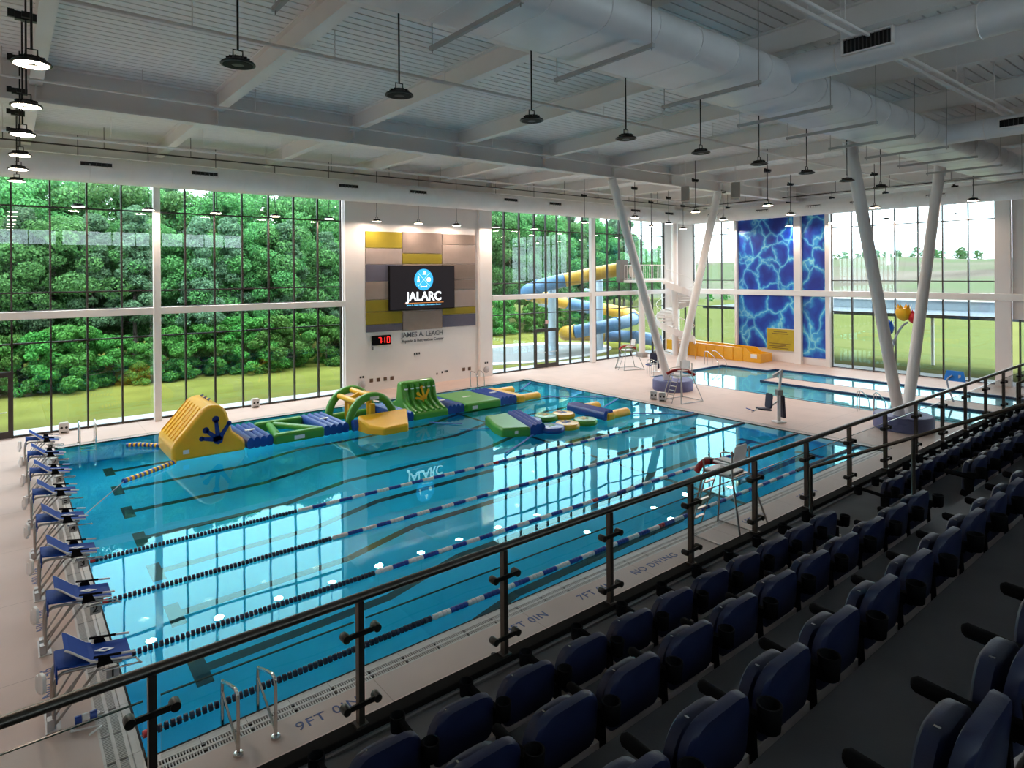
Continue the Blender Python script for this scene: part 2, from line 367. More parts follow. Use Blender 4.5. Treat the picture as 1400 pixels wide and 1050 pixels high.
ZR = [(.05, 3.70), (3.70, 4.68), (4.98, 5.72), (5.72, 9.2), (9.2, 11.0)]
PANE = {}
def pane_obj(axis, w, h, parent, loc):
    key = (axis, round(w, 3), round(h, 3))
    if key not in PANE:
        mb = MB(); mb.box(0, w, -.012, .012, 0, h) if axis == 'x' else mb.box(-.012, .012, 0, w, 0, h)
        o = mb.build('pane', GLASS, parent); PANE[key] = o.data
    else: o = mesh_obj('pane', PANE[key], parent)
    o.location = loc
BAR = {}
def bar(name, parent, sx, sy, sz, loc, m=BRONZE):
    key = (round(sx, 3), round(sy, 3), round(sz, 3), m.name)
    if key not in BAR:
        mb = MB(); mb.box(-sx/2, sx/2, -sy/2, sy/2, 0, sz); o = mb.build(name, m, parent); BAR[key] = o.data
    else: o = mesh_obj(name, BAR[key], parent)
    o.location = loc
def glazing(name, label, axis, C, cuts, rows, door=None, top=11.0, zt=None):
    w = bpy.data.objects.new(name, None); col.objects.link(w); struct(w, label)
    pos = (lambda a, z: (a, C, z)) if axis == 'x' else (lambda a, z: (C, a, z))
    for c in cuts: bar('mullion', w, *((.065, .16) if axis == 'x' else (.16, .065)), top, pos(c, 0))
    for a, b in zip(cuts, cuts[1:]):
        for (z0, z1) in rows:
            if door and door[0] <= (a+b)/2 <= door[1] and z0 < .1: z0 = door[2]
            pane_obj(axis, b-a-.065, z1-z0-.06, w, pos(a+.0325, z0+.03))
            if z0 > .06 or True:
                bar('transom', w, *((b-a-.065, .13) if axis == 'x' else (.13, b-a-.065)), .06, pos((a+b)/2, z0-.03))
    return w
W1 = [.03+1.245*k for k in range(-4, 11)]
glazing('window_1', 'tall bronze framed glass wall looking onto lawn and woods', 'x', YW, W1, ZR, (-3.8, -1.2, 2.6))
W2 = [22.32, 23.5, 24.75, 26.05, 27.07, 28.1, 29.3, 30.55, 31.83, 33.12, 34.42, 35.73, 37.0, 38.27, 39.72]
glazing('window_2', 'tall bronze framed glass wall looking onto the outdoor slide', 'x', YW, W2, ZR, (26.05, 28.1, 2.6))
glazing('window_3', 'bronze framed glass bay between corner and blue mural', 'y', XW, [16.75, 18.05, 19.3, 20.57], ZR)
glazing('window_4', 'bronze framed glass wall looking onto the green field', 'y', XW, [.95, 2.22, 3.48, 4.75, 6.02, 7.29, 8.55, 9.82], ZR)
glazing('window_5', 'low glazing under the solid end wall by the stand', 'y', XW, [-6.4, -5.1, -3.85, -2.6, -1.35, -.1], ZR[:1])
glazing('window_6', 'low glazing in the corner under the stair', 'y', XW, [20.6, 21.4, 22.2], ZR[:1])
glazing('window_7', 'high clerestory strip behind the spectator stand', 'x', -15.1, [-5.8, -3.8, -1.8, .2, 2.2], [(9.23, 10.47)], top=10.5)
glazing('window_8', 'high clerestory strip behind the upper seats', 'x', -15.1, [2.6, 4.5, 6.4, 8.3, 10.1], [(9.23, 10.47)], top=10.5)
glazing('window_9', 'high clerestory strip behind the far seats', 'x', -15.1, [10.5, 12.4, 14.3, 16.2, 18.0], [(9.23, 10.47)], top=10.5)
for o in list(bpy.data.objects):
    if o.name.startswith('mullion') and o.parent and o.parent.name in ('window_7', 'window_8', 'window_9'):
        o.location.z = 9.2; o.scale.z = 1.3/10.5
def door(name, label, leaves, z1, y):
    d = bpy.data.objects.new(name, None); col.objects.link(d); struct(d, label)
    for (a, b) in leaves:
        mb = MB(); mb.box(a+.01, a+.12, y-.05, y+.05, .02, z1-.06); mb.box(b-.12, b-.01, y-.05, y+.05, .02, z1-.06)
        mb.box(a+.12, b-.12, y-.05, y+.05, .02, .28); mb.box(a+.12, b-.12, y-.05, y+.05, z1-.18, z1-.06)
        mb.build('leaf', BRONZE, d)
        mb = MB(); mb.box(a+.12, b-.12, y-.012, y+.012, .28, z1-.18); mb.build('pane', GLASS, d)
        mb = MB(); mb.tube([(a+.15, y-.10, 1.05), (b-.15, y-.10, 1.05)], .02, 8); mb.box(a+.15, a+.19, y-.1, y-.04, 1.03, 1.07); mb.box(b-.19, b-.15, y-.1, y-.04, 1.03, 1.07); mb.build('push_bar', STEEL, d)
    mb = MB(); mb.box(leaves[0][0]-.06, leaves[-1][1]+.06, y-.07, y+.07, z1-.06, z1); mb.build('door_head', BRONZE, d)
    return d
door('door_1', 'double glass door with dark bronze stiles to the slide terrace', [(26.07, 27.07), (27.08, 28.08)], 2.6, YW-.02)
door('door_2', 'bronze framed glass door beside the starting blocks', [(-3.68, -2.47), (-2.45, -1.23)], 2.6, YW-.02)
mb = MB(); mb.box(26.95, 27.2, YW-.09, YW-.06, 2.95, 3.2); s_ = mb.build('exit_sign', mat('exit_sign_face', (.75, .45, .42), .5)); tag(s_, 'small pale red exit sign above the double glass door', 'sign')
# white wind beams and columns
def trim(name, label, box, m=STEELW):
    mb = MB(); mb.box(*box); return struct(mb.build(name, m, bevel=.015, seg=1), label)
trim('trim_2', 'white horizontal steel beam across the wooded glass wall', (-6, 12.6, YW-.42, YW-.14, 4.68, 4.98))
trim('trim_3', 'white horizontal steel beam across the slide side glass wall', (22.3, 39.75, YW-.42, YW-.14, 4.68, 4.98))
trim('trim_4', 'white horizontal steel beam along the mural end wall', (XW-.40, XW-.12, -6.5, 21.9, 4.66, 5.04))
trim('trim_5', 'white steel column in front of the wooded glass wall', (3.66, 3.93, YW-.55, YW-.26, 0, 11.3))
trim('trim_6', 'white steel column beside the slide side glazing', (30.95, 31.32, YW-.55, YW-.26, 0, 11.3))

# ------------------------------------------------------------------ roof
mb = MB(); y = -15.2; pitch, gw, gd = .305, .042, .10; pr = []
while y < YW+.4: pr += [(y, 0), (y+pitch-gw, 0), (y+pitch-gw, gd), (y+pitch, gd)]; y += pitch
vs = [(-6.3, a, CEIL+b) for a, b in pr]+[(XW+.4, a, CEIL+b) for a, b in pr]; n = len(pr)
mb.add(vs, [(i, i+1, n+i+1, n+i) for i in range(n-1)])
mb.box(-6.3, XW+.4, -15.2, YW+.4, CEIL+.15, CEIL+.3)
ceiling = struct(mb.build('ceiling', DECKM, flat=True), 'white ribbed metal roof deck over the natatorium')
def ibeam(mb, p0, p1, w, z0, z1, tf=.03, tw=.04):
    p0, p1 = Vector(p0), Vector(p1); zz = lambda z: Vector((0, 0, z))
    mb.beam(p0+zz(z0+tf/2), p1+zz(z0+tf/2), w, tf); mb.beam(p0+zz(z1-tf/2), p1+zz(z1-tf/2), w, tf); mb.beam(p0+zz((z0+z1)/2), p1+zz((z0+z1)/2), tw, z1-z0-2*tf)
mb = MB(); ibeam(mb, (0, -15, 0), (0, YW, 0), .30, 11.52, CEIL); b0 = mb.build('beam', STEELW, ceiling); b0.location.x = -5.31
for k in range(1, 11): c = b0.copy(); col.objects.link(c); c.location.x = -5.31+4.57*k
for y in (11.8, .5):
    mb = MB(); ibeam(mb, (-6, y, 0), (XW, y, 0), .42, 11.04, CEIL-.002, .05, .05); g = mb.build('girder', STEELW, ceiling)
    for k in range(11):
        x = -5.31+4.57*k; mb = MB(); mb.box(x-.015, x+.015, y-.19, y+.19, 11.09, CEIL-.05); mb.build('stiffener', STEELW, g)
for y in (21.6,):
    mb = MB(); ibeam(mb, (-6, y, 0), (XW, y, 0), .3, 11.3, CEIL-.002); mb.build('eave_girder', STEELW, ceiling)
mb = MB(); ibeam(mb, (40.6, -15, 0), (40.6, 21, 0), .3, 11.3, CEIL-.002); mb.build('eave_girder', STEELW, ceiling)
# ------------------------------------------------------------------ V columns on round bases
DRUM = mat('purple_pad', (.13, .14, .30), .6, var=.08, vs=3)
for (y, lab) in ((11.8, 'beside the lifeguard chair'), (.5, 'near the flower water feature')):
    t = thing('v_column', 'white V shaped steel column rising from round purple base '+lab, 'column', (26.85, y, 0))
    for s, xt in ((-1, 22.11), (1, 31.25)):
        p0 = V(s*.38, 0, .5); p1 = V(xt-26.85, 0, 11.0); mb = MB(); d = (p1-p0).normalized()
        mb.tube([p0, p1], .215, 20, caps=True); a = mb.build('arm', STEELW, t)
        mb = MB(); mb.beam(p1-d*.5, p1+V(0, 0, .03), .08, .5, up=(0, 1, 0)); mb.build('gusset', STEELW, a)
    mb = MB(); mb.lathe([(1.05, 0), (1.07, .05), (1.07, .5), (1.02, .56), (.0, .57)], (0, 0, 0), 40); mb.build('base', DRUM, t)

# ------------------------------------------------------------------ ducts
def oval_profile(w, h, n=10):
    r = h/2; pts = []
    for k in range(n+1): a = -PI/2+PI*k/n; pts.append((w/2-r+r*math.cos(a), r*math.sin(a)))
    for k in range(n+1): a = PI/2+PI*k/n; pts.append((-w/2+r+r*math.cos(a), r*math.sin(a)))
    return pts
def grille(parent, org, u, v, w, h, n=10):
    """louvred grille: org corner, u along width, v up, facing u x v"""
    org, u, v = Vector(org), Vector(u), Vector(v); nn = u.cross(v)
    mb = MB()
    for (a, b, c_, d_) in ((0, w, 0, .03), (0, w, h-.03, h), (0, .03, .03, h-.03), (w-.03, w, .03, h-.03)): mb.prism([(a, c_), (b, c_), (b, d_), (a, d_)], org-nn*.06, u, v, .10)
    f = mb.build('grille', STEELW, parent)
    mb = MB(); mb.prism([(.03, .03), (w-.03, .03), (w-.03, h-.03), (.03, h-.03)], org-nn*.03, u, v, .01); mb.build('grille_throat', BLACK, f)
    mb = MB()
    for k in range(1, n): a = .03+(w-.06)*k/n; mb.prism([(a-.006, .03), (a+.006, .03), (a+.006, h-.03), (a-.006, h-.03)], org-nn*.02, u, v, .035)
    mb.build('grille_blades', mat('grille_blade', (.10, .10, .10), .5, .4), f)
t = thing('main_duct', 'large flat oval grey duct hung on trapeze bars along the hall', 'duct', (0, 0, 0))
DY, DZ, DW, DH = -1.72, 10.66, 1.95, .72
pr = oval_profile(DW, DH, 10)
x = -6.0; seam = None; m1 = MB(); n = len(pr)
secs = [-6.0]
while secs[-1] < 33: secs.append(min(33, secs[-1]+1.22))
for a, b in zip(secs, secs[1:]):
    xs_ = [(a, 1.0), (b-.02, 1.0)]
    vs = []
    for xx, s in ((a, 1), (b-.02, 1), (b-.02, 1.022), (b, 1.022), (b, 1)): vs += [(xx, DY+p*s, DZ+q*s) for p, q in pr]
    fs = [(i*n+k, i*n+(k+1) % n, (i+1)*n+(k+1) % n, (i+1)*n+k) for i in range(4) for k in range(n)]
    mb = MB(); mb.add(vs, fs, True)
    if b >= 33: mb.f.append(tuple(len(mb.v)-n+k for k in range(n))); mb.sm.append(False)
    mb.build('duct_section', DUCTM, t)
for x in [1.6, 4.2, 7.05, 10.4, 13.5, 16.0, 18.6, 21.2, 24.0, 26.8, 29.6, 32.4]:
    mb = MB(); mb.box(x-.035, x+.035, DY-DW/2-.12, DY+DW/2+.35, DZ-DH/2-.19, DZ-DH/2-.12)
    h = mb.build('trapeze_bar', mat('trapeze_grey', (.40, .39, .38), .5), t)
    for yy in (DY-DW/2-.08, DY+DW/2+.3): mb = MB(); mb.tube([(x, yy, DZ-DH/2-.24), (x, yy, CEIL)], .009, 6); mb.build('hanger_rod', STEEL, h)
def round_duct(name, label, p0, p1, r, m, nsec=8, grilles=(), hang=True):
    t = thing(name, label, 'duct', (0, 0, 0)); p0, p1 = Vector(p0), Vector(p1); d = (p1-p0)
    for k in range(nsec):
        a, b = p0+d*(k/nsec), p0+d*((k+1)/nsec); e = d.normalized()*.025
        mb = MB(); mb.tube([a, b], r, 28); mb.tube([b-e, b], r*1.025, 28); mb.build('duct_section', m, t)
        if hang:
            q = (a+b)/2; mb = MB(); mb.tube([q+V(0, 0, r), V(q.x, q.y, CEIL)], .008, 6); mb.tube([q+V(math.cos(w)*(r+.01)*abs(d.normalized().y), math.cos(w)*(r+.01)*abs(d.normalized().x), math.sin(w)*(r+.01)) for w in [2*PI*j/20 for j in range(20)]], .01, 4, closed=True); mb.build('hanger_strap', STEELW, t)
    for g in grilles: grille(t, *g)
    return t
FD = 20.35
gl_ = [((x-.55, FD-.53, 10.60), (1, 0, 0), (0, 0, 1), 1.1, .24, 6) for x in (-3.0, 1.4, 5.3, 11.85, 15.8, 22.1, 25.7, 33.4, 37.2)]
round_duct('wall_duct', 'long round white duct with slot grilles along the wooded glass wall', (-6, FD, 10.58), (40, FD, 10.58), .52, DUCTW, 16, gl_)
gr_ = [((38.86, y+.5, 10.36), (0, -1, 0), (0, 0, 1), 1.0, .22, 6) for y in (17.2, 13.4, 9.9, 7.5, 3.1)]
gr_ = [((39.4-.48, y+.5, 10.40), (0, -1, 0), (0, 0, 1), 1.0, .22, 6) for y in (17.2, 13.4, 9.9, 7.2, 3.1)]
round_duct('wall_duct', 'round white duct with slot grilles along the mural end wall', (39.4, 19.8, 10.45), (39.4, -13, 10.45), .47, DUCTW, 12, gr_)
round_duct('branch_duct', 'round grey branch duct with wide grille leaving the main duct over the stand', (12.1, DY-.7, 10.76), (12.1, -14.5, 10.76), .31, DUCTM, 5, [((11.74, -3.8, 10.66), (0, -1, 0), (0, 0, 1), .95, .34, 12)])
round_duct('branch_duct', 'round grey branch duct with short grille near the end wall', (21.8, DY-.7, 10.62), (21.8, -14.5, 10.62), .30, DUCTM, 5, [((21.46, -4.0, 10.50), (0, -1, 0), (0, 0, 1), 1.4, .28, 12)])
# pipes
def pipe(label, p0, p1, r, m=STEELW, drops=()):
    t = thing('sprinkler_pipe', label, 'pipe'); mb = MB(); mb.tube([p0, p1], r, 8); mb.build('pipe', m, t)
    p0, p1 = Vector(p0), Vector(p1); L_ = (p1-p0).length; k = 1.5; rod = None
    while k < L_:
        q = p0+(p1-p0)*(k/L_)
        if rod is None: mb = MB(); mb.tube([(0, 0, 0), (0, 0, CEIL-q.z)], .012, 6); o = mb.build('hanger_rod', m, t); rod = o.data
        else: o = mesh_obj('hanger_rod', rod, t)
        o.location = q; k += 3.05
pipe('white sprinkler pipe crossing the roof bays over the lap pool', (-6, 4.6, 11.42), (XW, 4.6, 11.42), .05)
pipe('white sprinkler pipe running beside the roof girder', (-6, 10.6, 11.38), (XW, 10.6, 11.38), .035)
pipe('white sprinkler pipe above the wooded glass wall', (-6, 17.2, 11.2), (XW, 17.2, 11.2), .045)
pipe('thin dark conduit above the wall duct', (-6, 19.3, 11.28), (XW, 19.3, 11.28), .03, BRONZE)
pipe('white sprinkler pipe over the front of the stand', (-6, -3.6, 11.35), (XW, -3.6, 11.35), .05)
pipe('thin white pipe hung below the deck over the stand', (-6, -4.3, 10.95), (XW, -4.3, 10.95), .035)
pipe('dark conduit above the end wall duct', (38.6, 19, 11.2), (38.6, -13, 11.2), .03, BRONZE)

# ------------------------------------------------------------------ pendants
LENS_ON = emit_mat('lamp_lens_lit', (1, .80, .60), 30); LENS_OFF = mat('lamp_lens_dark', (.01, .01, .01), .6, spec=.1)
def make_pendant(name, top, lit, box, power=1.0):
    """origin at the lens; top = height of the ceiling fixing above"""
    t = thing(name, 'x', 'pendant lamp')
    mb = MB(); mb.lathe([(.02, .12), (.10, .115), (.13, .07), (.235, .035), (.25, .012), (.25, 0), (.235, -.004)], (0, 0, 0), 28); mb.build('housing', BLACK, t)
    mb = MB()
    for k in range(12):
        a = 2*PI*k/12; mb.beam((math.cos(a)*.05, math.sin(a)*.05, .10), (math.cos(a)*.17, math.sin(a)*.17, .075), .008, .05)
    mb.build('cooling_fins', BLACK, t)
    mb = MB(); mb.tube([(-.07, 0, .10), (-.07, 0, .22), (.07, 0, .22), (.07, 0, .10)], .012, 6); mb.build('yoke', BLACK, t)
    mb = MB(); mb.tube([(0, 0, .22), (0, 0, top)], .016, 8); mb.build('stem', BLACK, t)
    mb = MB(); pr_ = [(.09, -.006), (.215, -.006), (.215, -.010), (.09, -.010)]
    n = 28; vs = [(r*math.cos(2*PI*k/n), r*math.sin(2*PI*k/n), h) for r, h in pr_ for k in range(n)]
    mb.add(vs, [(i*n+k, i*n+(k+1) % n, ((i+1) % 4)*n+(k+1) % n, ((i+1) % 4)*n+k) for i in range(4) for k in range(n)]); mb.build('lens', LENS_ON if lit else LENS_OFF, t)
    if box:
        mb = MB(); mb.box(-.16, .16, -.06, .06, 1.55, 1.69); mb.box(-.06, .06, -.16, .16, 1.57, 1.67); mb.box(-.26, -.16, -.03, .03, 1.58, 1.72); mb.build('junction_box', BLACK, t)
    if lit:
        ld = bpy.data.lights.new('lamp_light', 'AREA'); ld.shape = 'DISK'; ld.size = .4; ld.energy = LAMP_W*power; ld.color = (1, .78, .64)
        lo = bpy.data.objects.new('lamp_light', ld); col.objects.link(lo); lo.parent = t; lo.location = (0, 0, -.03)
    return t
pA = make_pendant('pendant_lamp', 1.5, False, False); pB = make_pendant('pendant_lamp', 2.9, True, False); pC = make_pendant('pendant_lamp', 2.65, True, True); pD = make_pendant('pendant_lamp', 2.65, True, True); pE = make_pendant('pendant_lamp', 2.65, True, True, .32)
USED = set()
def put(proto, loc, label, group=None):
    if proto.name in USED: o = dup(proto, loc, 0, label, group)
    else:
        KIDS[proto.name] = [(c, [g for g in bpy.data.objects if g.parent == c]) for c in bpy.data.objects if c.parent == proto]
        USED.add(proto.name); o = proto; o.location = loc; o['label'] = label
        if group: o['group'] = group
    return o
for k, x in enumerate((1.35, 4.09, 7.2, 10.16, 13.17, 16.1, 19.0, 21.93, 24.81)):
    put(pA, (x, .5, 9.54), 'unlit black round pendant beside the large duct, %s from the starting block end' % ORDN[k], 'unlit pendants beside the main duct')
for k, x in enumerate((.91, 3.4, 6.1, 8.75, 11.45, 14.1, 16.65, 19.2, 22.1, 25.2)):
    put(pB, (x, 21.3, 9.19), 'lit black pendant close to the wooded glass wall, %s from the starting block end' % ORDN[k], 'lit pendants along the wooded glass wall')
for k, y in enumerate((16.3, 13.5, 10.8, 7.8, 4.9, 2.0)):
    put(pE, (-1.1, y, 9.45), 'lit black pendant above the starting blocks, %s from the wooded glass wall' % ORDN[k], 'lit pendants above the starting blocks')
for k, (x, y) in enumerate(((26.3, 17.85), (26.2, 13.8), (26.4, 9.95), (26.5, 6.05))):
    put(pC, (x, y, 9.45), 'lit black pendant over the far pool deck, %s from the slide side glazing' % ORDN[k], 'lit pendants over the far pool deck')
for k, (x, y) in enumerate(((32.6, 17.8), (31.6, 15.6), (31.7, 11.75), (31.9, 7.75), (31.9, 3.5), (32.3, -.45))):
    put(pD, (x, y, 9.45), 'lit black pendant over the leisure pool, %s from the slide side glazing' % ORDN[k], 'lit pendants over the leisure pool')
for k, (x, y) in enumerate(((36.4, 18.0), (40.3, 16.9), (40.4, 12.3), (40.4, 9.4), (40.4, 6.2), (40.4, 2.6))):
    put(pD, (x, y, 9.45), 'lit black pendant close to the mural end wall, %s from the helical stair' % ORDN[k], 'lit pendants along the end wall')

# ------------------------------------------------------------------ hung loudspeakers
SPK = mat('beige_speaker', (.36, .31, .27), .6, var=.05)
for (x, y, l) in ((25.9, 10.2, 'pair of beige loudspeakers hung over the far pool deck by the V column'), (26.7, 7.85, 'pair of beige loudspeakers hung over the lift chair')):
    t = thing('loudspeaker', l, 'speaker', (x, y, 0), .6)
    for s in (-1, 1):
        mb = MB(); mb.prism([(-.25, -.2), (.25, -.2), (.18, .2), (-.18, .2)], (s*.34, 0, 9.95), (1, 0, 0), (0, 1, 0), .75); mb.build('cabinet', SPK if s < 0 else mat('grey_speaker', (.3, .3, .3), .6), t, bevel=.02)
    mb = MB(); mb.box(-.5, .5, -.03, .03, 10.72, 10.78); mb.tube([(-.3, 0, 10.75), (-.3, 0, 12.1)], .012, 6); mb.tube([(.3, 0, 10.75), (.3, 0, 12.1)], .012, 6); mb.build('hanging_frame', STEELW, t)

# ------------------------------------------------------------------ screen bay
PW = YW-.12
cols = {'y': (.27, .21, .012), 't': (.30, .235, .205), 'd': (.215, .165, .142), 'p': (.115, .11, .155), 'l': (.36, .29, .265)}
XA, XB, XC, XD = 13.83, 16.08, 18.72, 21.14
panels = [(XA, XB, 7.8, 8.73, 'y'), (XA, XB, 6.9, 7.8, 'l'), (XA, XB, 5.97, 6.9, 'p'), (XA, XB, 4.97, 5.97, 't'), (XA, XB, 4.31, 4.97, 'y'), (XA, XB, 3.6, 4.31, 'y'), (XA, XB, 3.2, 3.6, 'p'),
          (XB, XC, 7.54, 8.76, 'd'), (XB, XC, 6.93, 7.54, 'y'), (XB, XC, 5.6, 6.93, 't'), (XB, XC, 4.26, 5.6, 't'), (XB, XC, 3.15, 4.26, 't'),
          (XC, XD, 8.1, 8.74, 'd'), (XC, XD, 6.94, 8.1, 't'), (XC, XD, 6.02, 6.94, 'd'), (XC, XD, 5.4, 6.02, 'd'), (XC, XD, 4.36, 5.4, 'l'), (XC, XD, 3.93, 4.36, 'y'), (XC, XD, 3.2, 3.93, 'p')]
names = {'y': 'mustard', 't': 'taupe', 'd': 'dark taupe', 'p': 'slate purple', 'l': 'pale taupe'}
where = {XA: 'left of the screen', XB: 'in the middle of the screen bay', XC: 'right of the screen'}
cnt = {}
ORD = ['topmost', 'second from top', 'third from top', 'fourth from top', 'fifth from top', 'sixth from top', 'seventh from top']
def nth(a): cnt[a] = cnt.get(a, -1)+1; return ORD[cnt[a]]
for (a, b, z0, z1, c) in panels:
    mb = MB(); mb.box(a+.015, b-.015, PW-.07, PW, z0+.012, z1-.012)
    o = mb.build('acoustic_panel', mat('felt_'+names[c], cols[c], .9, var=.05, vs=3, bump=.15, bs=200), bevel=.012, seg=1)
    h_ = 'upper' if z0 > 6.9 else 'lower' if z1 < 4.5 else 'middle'
    col_ = {XA: 'column by the wooded glazing', XB: 'column behind the screen', XC: 'column by the slide side glazing'}[a]
    tag(o, '%s felt panel in the %s, %s' % (names[c], col_, nth(a)), 'wall panel', 'felt acoustic panels around the screen')
SY = YW-.33
t = thing('video_screen', 'large black video screen showing a blue round logo and white letters', 'screen', (17.34, SY, 5.58))
mb = MB(); mb.box(-2.16, 2.16, 0, .14, -1.25, 1.26); mb.build('casing', BLACKP, t, bevel=.01, seg=1)
mb = MB(); mb.box(-2.12, 2.12, -.006, .001, -1.21, 1.22); fc = mb.build('display', mat('display_black', (.006, .005, .006), .5, spec=.1, emit=(.030, .026, .030), es=.3), t)
RX = (PI/2, 0, 0)
mb = MB(); mb.prism(circ(.62, 40), (.04, -.012, .46), (1, 0, 0), (0, 0, 1), -.004); mb.build('logo_disc', emit_mat('logo_cyan', (.03, .36, .80), .8), fc)
W_E = emit_mat('logo_white', (.9, .95, 1), 1.2)
mb = MB()
for a in (45, 135):
    c_, s_ = math.cos(math.radians(a))*.55, math.sin(math.radians(a))*.55
    mb.beam((.04-c_, -.016, .46-s_), (.04+c_, -.016, .46+s_), .004, .018, up=(0, 1, 0))
mb.prism(circ(.13, 16), (.36, -.02, .46), (1, 0, 0), (0, 0, 1), -.003)
mb.prism([(-.14, -.06), (.16, -.06), (.10, .02), (.06, .13), (-.02, .13), (-.04, .0)], (.06, -.02, .82), (1, 0, 0), (0, 0, 1), -.003)
mb.prism([(-.08, -.16), (-.03, -.16), (0, -.02), (.03, -.16), (.08, -.16), (.04, .06), (.05, .12), (0, .2), (-.05, .12), (-.04, .06)], (-.32, -.02, .48), (1, 0, 0), (0, 0, 1), -.003)
mb.box(-.18, .24, -.023, -.02, .045, .075); mb.box(-.18, -.13, -.023, -.02, .01, .11); mb.box(.19, .24, -.023, -.02, .01, .11)
mb.build('logo_icons', W_E, fc)
text('lettering', 'JALARC', .70, (.06, -.012, -.52), RX, W_E, fc, .003, spacing=1.0, bold=.018, sx=.97)
mb = MB(); mb.box(-1.2, 1.36, -.014, -.010, -.875, -.855); mb.build('rule', emit_mat('logo_orange', (.7, .25, .06), 1), fc)
text('lettering', 'James A. Leach Aquatic & Recreation Center', .125, (.06, -.012, -.98), RX, emit_mat('logo_blue', (.12, .45, .7), .9), fc, .003, bold=.002)
t = thing('wall_clock', 'black digital wall clock with red figures reading 7 10', 'clock', (14.75, PW, 2.74))
mb = MB(); mb.box(-.56, .56, -.14, 0, -.26, .26); cb = mb.build('casing', BLACKP, t, bevel=.015, seg=1)
REDL = emit_mat('red_led', (1, .03, .025), 1.5)
SEG = {'a': (-.5, 1, .5, 1), 'b': (.5, 1, .5, 0), 'c': (.5, 0, .5, -1), 'd': (-.5, -1, .5, -1), 'e': (-.5, 0, -.5, -1), 'f': (-.5, 1, -.5, 0), 'g': (-.5, 0, .5, 0)}
def led(cx_, segs):
    mb = MB()
    for s_ in segs:
        x0, z0, x1, z1 = SEG[s_]; mb.beam((cx_+x0*.15, -.145, z0*.15), (cx_+x1*.15, -.145, z1*.15), .02, .032, up=(0, 1, 0))
    mb.build('digit', REDL, cb)
led(-.14, 'abc'); led(.09, 'bc'); led(.38, 'abcdef')
mb = MB(); mb.box(.015, .045, -.16, -.14, .05, .08); mb.box(.015, .045, -.16, -.14, -.08, -.05); mb.build('colon', REDL, cb)
mb = MB(); mb.box(-.55, -.47, -.05, 0, -.52, -.32); mb.build('wire_box', mat('grey_box', (.25, .25, .25), .5), t)
LETM = mat('dark_letter_metal', (.20, .19, .21), .4, .5)
t = thing('wall_lettering', 'grey metal letters naming the aquatic center under the panels', 'lettering', (17.4, PW-.02, 2.7))
text('lettering', 'JAMES A. LEACH', .40, (0, 0, .20), RX, LETM, t, .012, bold=.003, sx=.97); text('lettering', 'Aquatic & Recreation Center', .235, (.02, 0, -.14), RX, LETM, t, .012, bold=.003)
BRN = mat('bronze_cover', (.13, .075, .05), .5, .4)
for k, x in enumerate((14.15, 14.57, 14.99, 15.4)):
    mb = MB(); mb.box(x-.10, x+.10, PW-.03, PW, .47, .67); tag(mb.build('outlet_cover', BRN, bevel=.01, seg=1), 'brown outlet cover low under the wall clock, %s from the wooded glazing' % ORDN[k], 'outlet', 'outlet covers under the clock')
for x, l in ((20.24, 'nearer the screen'), (20.66, 'nearer the pilaster')):
    mb = MB(); mb.box(x-.10, x+.10, PW-.03, PW, .47, .67); tag(mb.build('outlet_cover', BRN, bevel=.01, seg=1), 'brown outlet cover near the slide side pilaster, the one '+l, 'outlet', 'outlet covers by the pilaster')
for (x, y0, l) in ((13.5, YW-.32, 'by the wooded glazing'), (21.8, YW-.32, 'by the slide side glazing')):
    t = thing('hose_reel_valve', 'round valve cover on a pilaster '+l, 'valve', (x, y0, .42))
    mb = MB(); mb.lathe([(.20, 0), (.20, .05), (.12, .09)], (0, 0, 0), 20, 'z'); o = mb.build('cover', mat('valve_grey', (.45, .42, .42), .4, .3), t); o.rotation_euler = (PI/2, 0, 0)
    mb = MB(); mb.box(-.12, -.04, -.03, 0, .38, .48); mb.box(.04, .12, -.03, 0, .38, .48); mb.build('tap', BLACK, t)
t = thing('wall_socket', 'small cluster of dark wall sockets below the metal letters', 'socket', (17.0, PW, 1.8))
for k, dx in enumerate((-.14, 0, .16)): mb = MB(); mb.box(dx-.04, dx+.04, -.02, 0, -.06, .06); mb.build('plate', BLACK, t)
t = thing('wall_socket', 'small cluster of dark wall sockets near the floor right of the screen', 'socket', (18.9, PW, .55))
for dx, dz in ((-.55, -.05), (-.2, 0), (.02, .03), (.14, .03)): mb = MB(); mb.box(dx-.04, dx+.04, -.02, 0, dz-.06, dz+.06); mb.build('plate', BLACK, t)

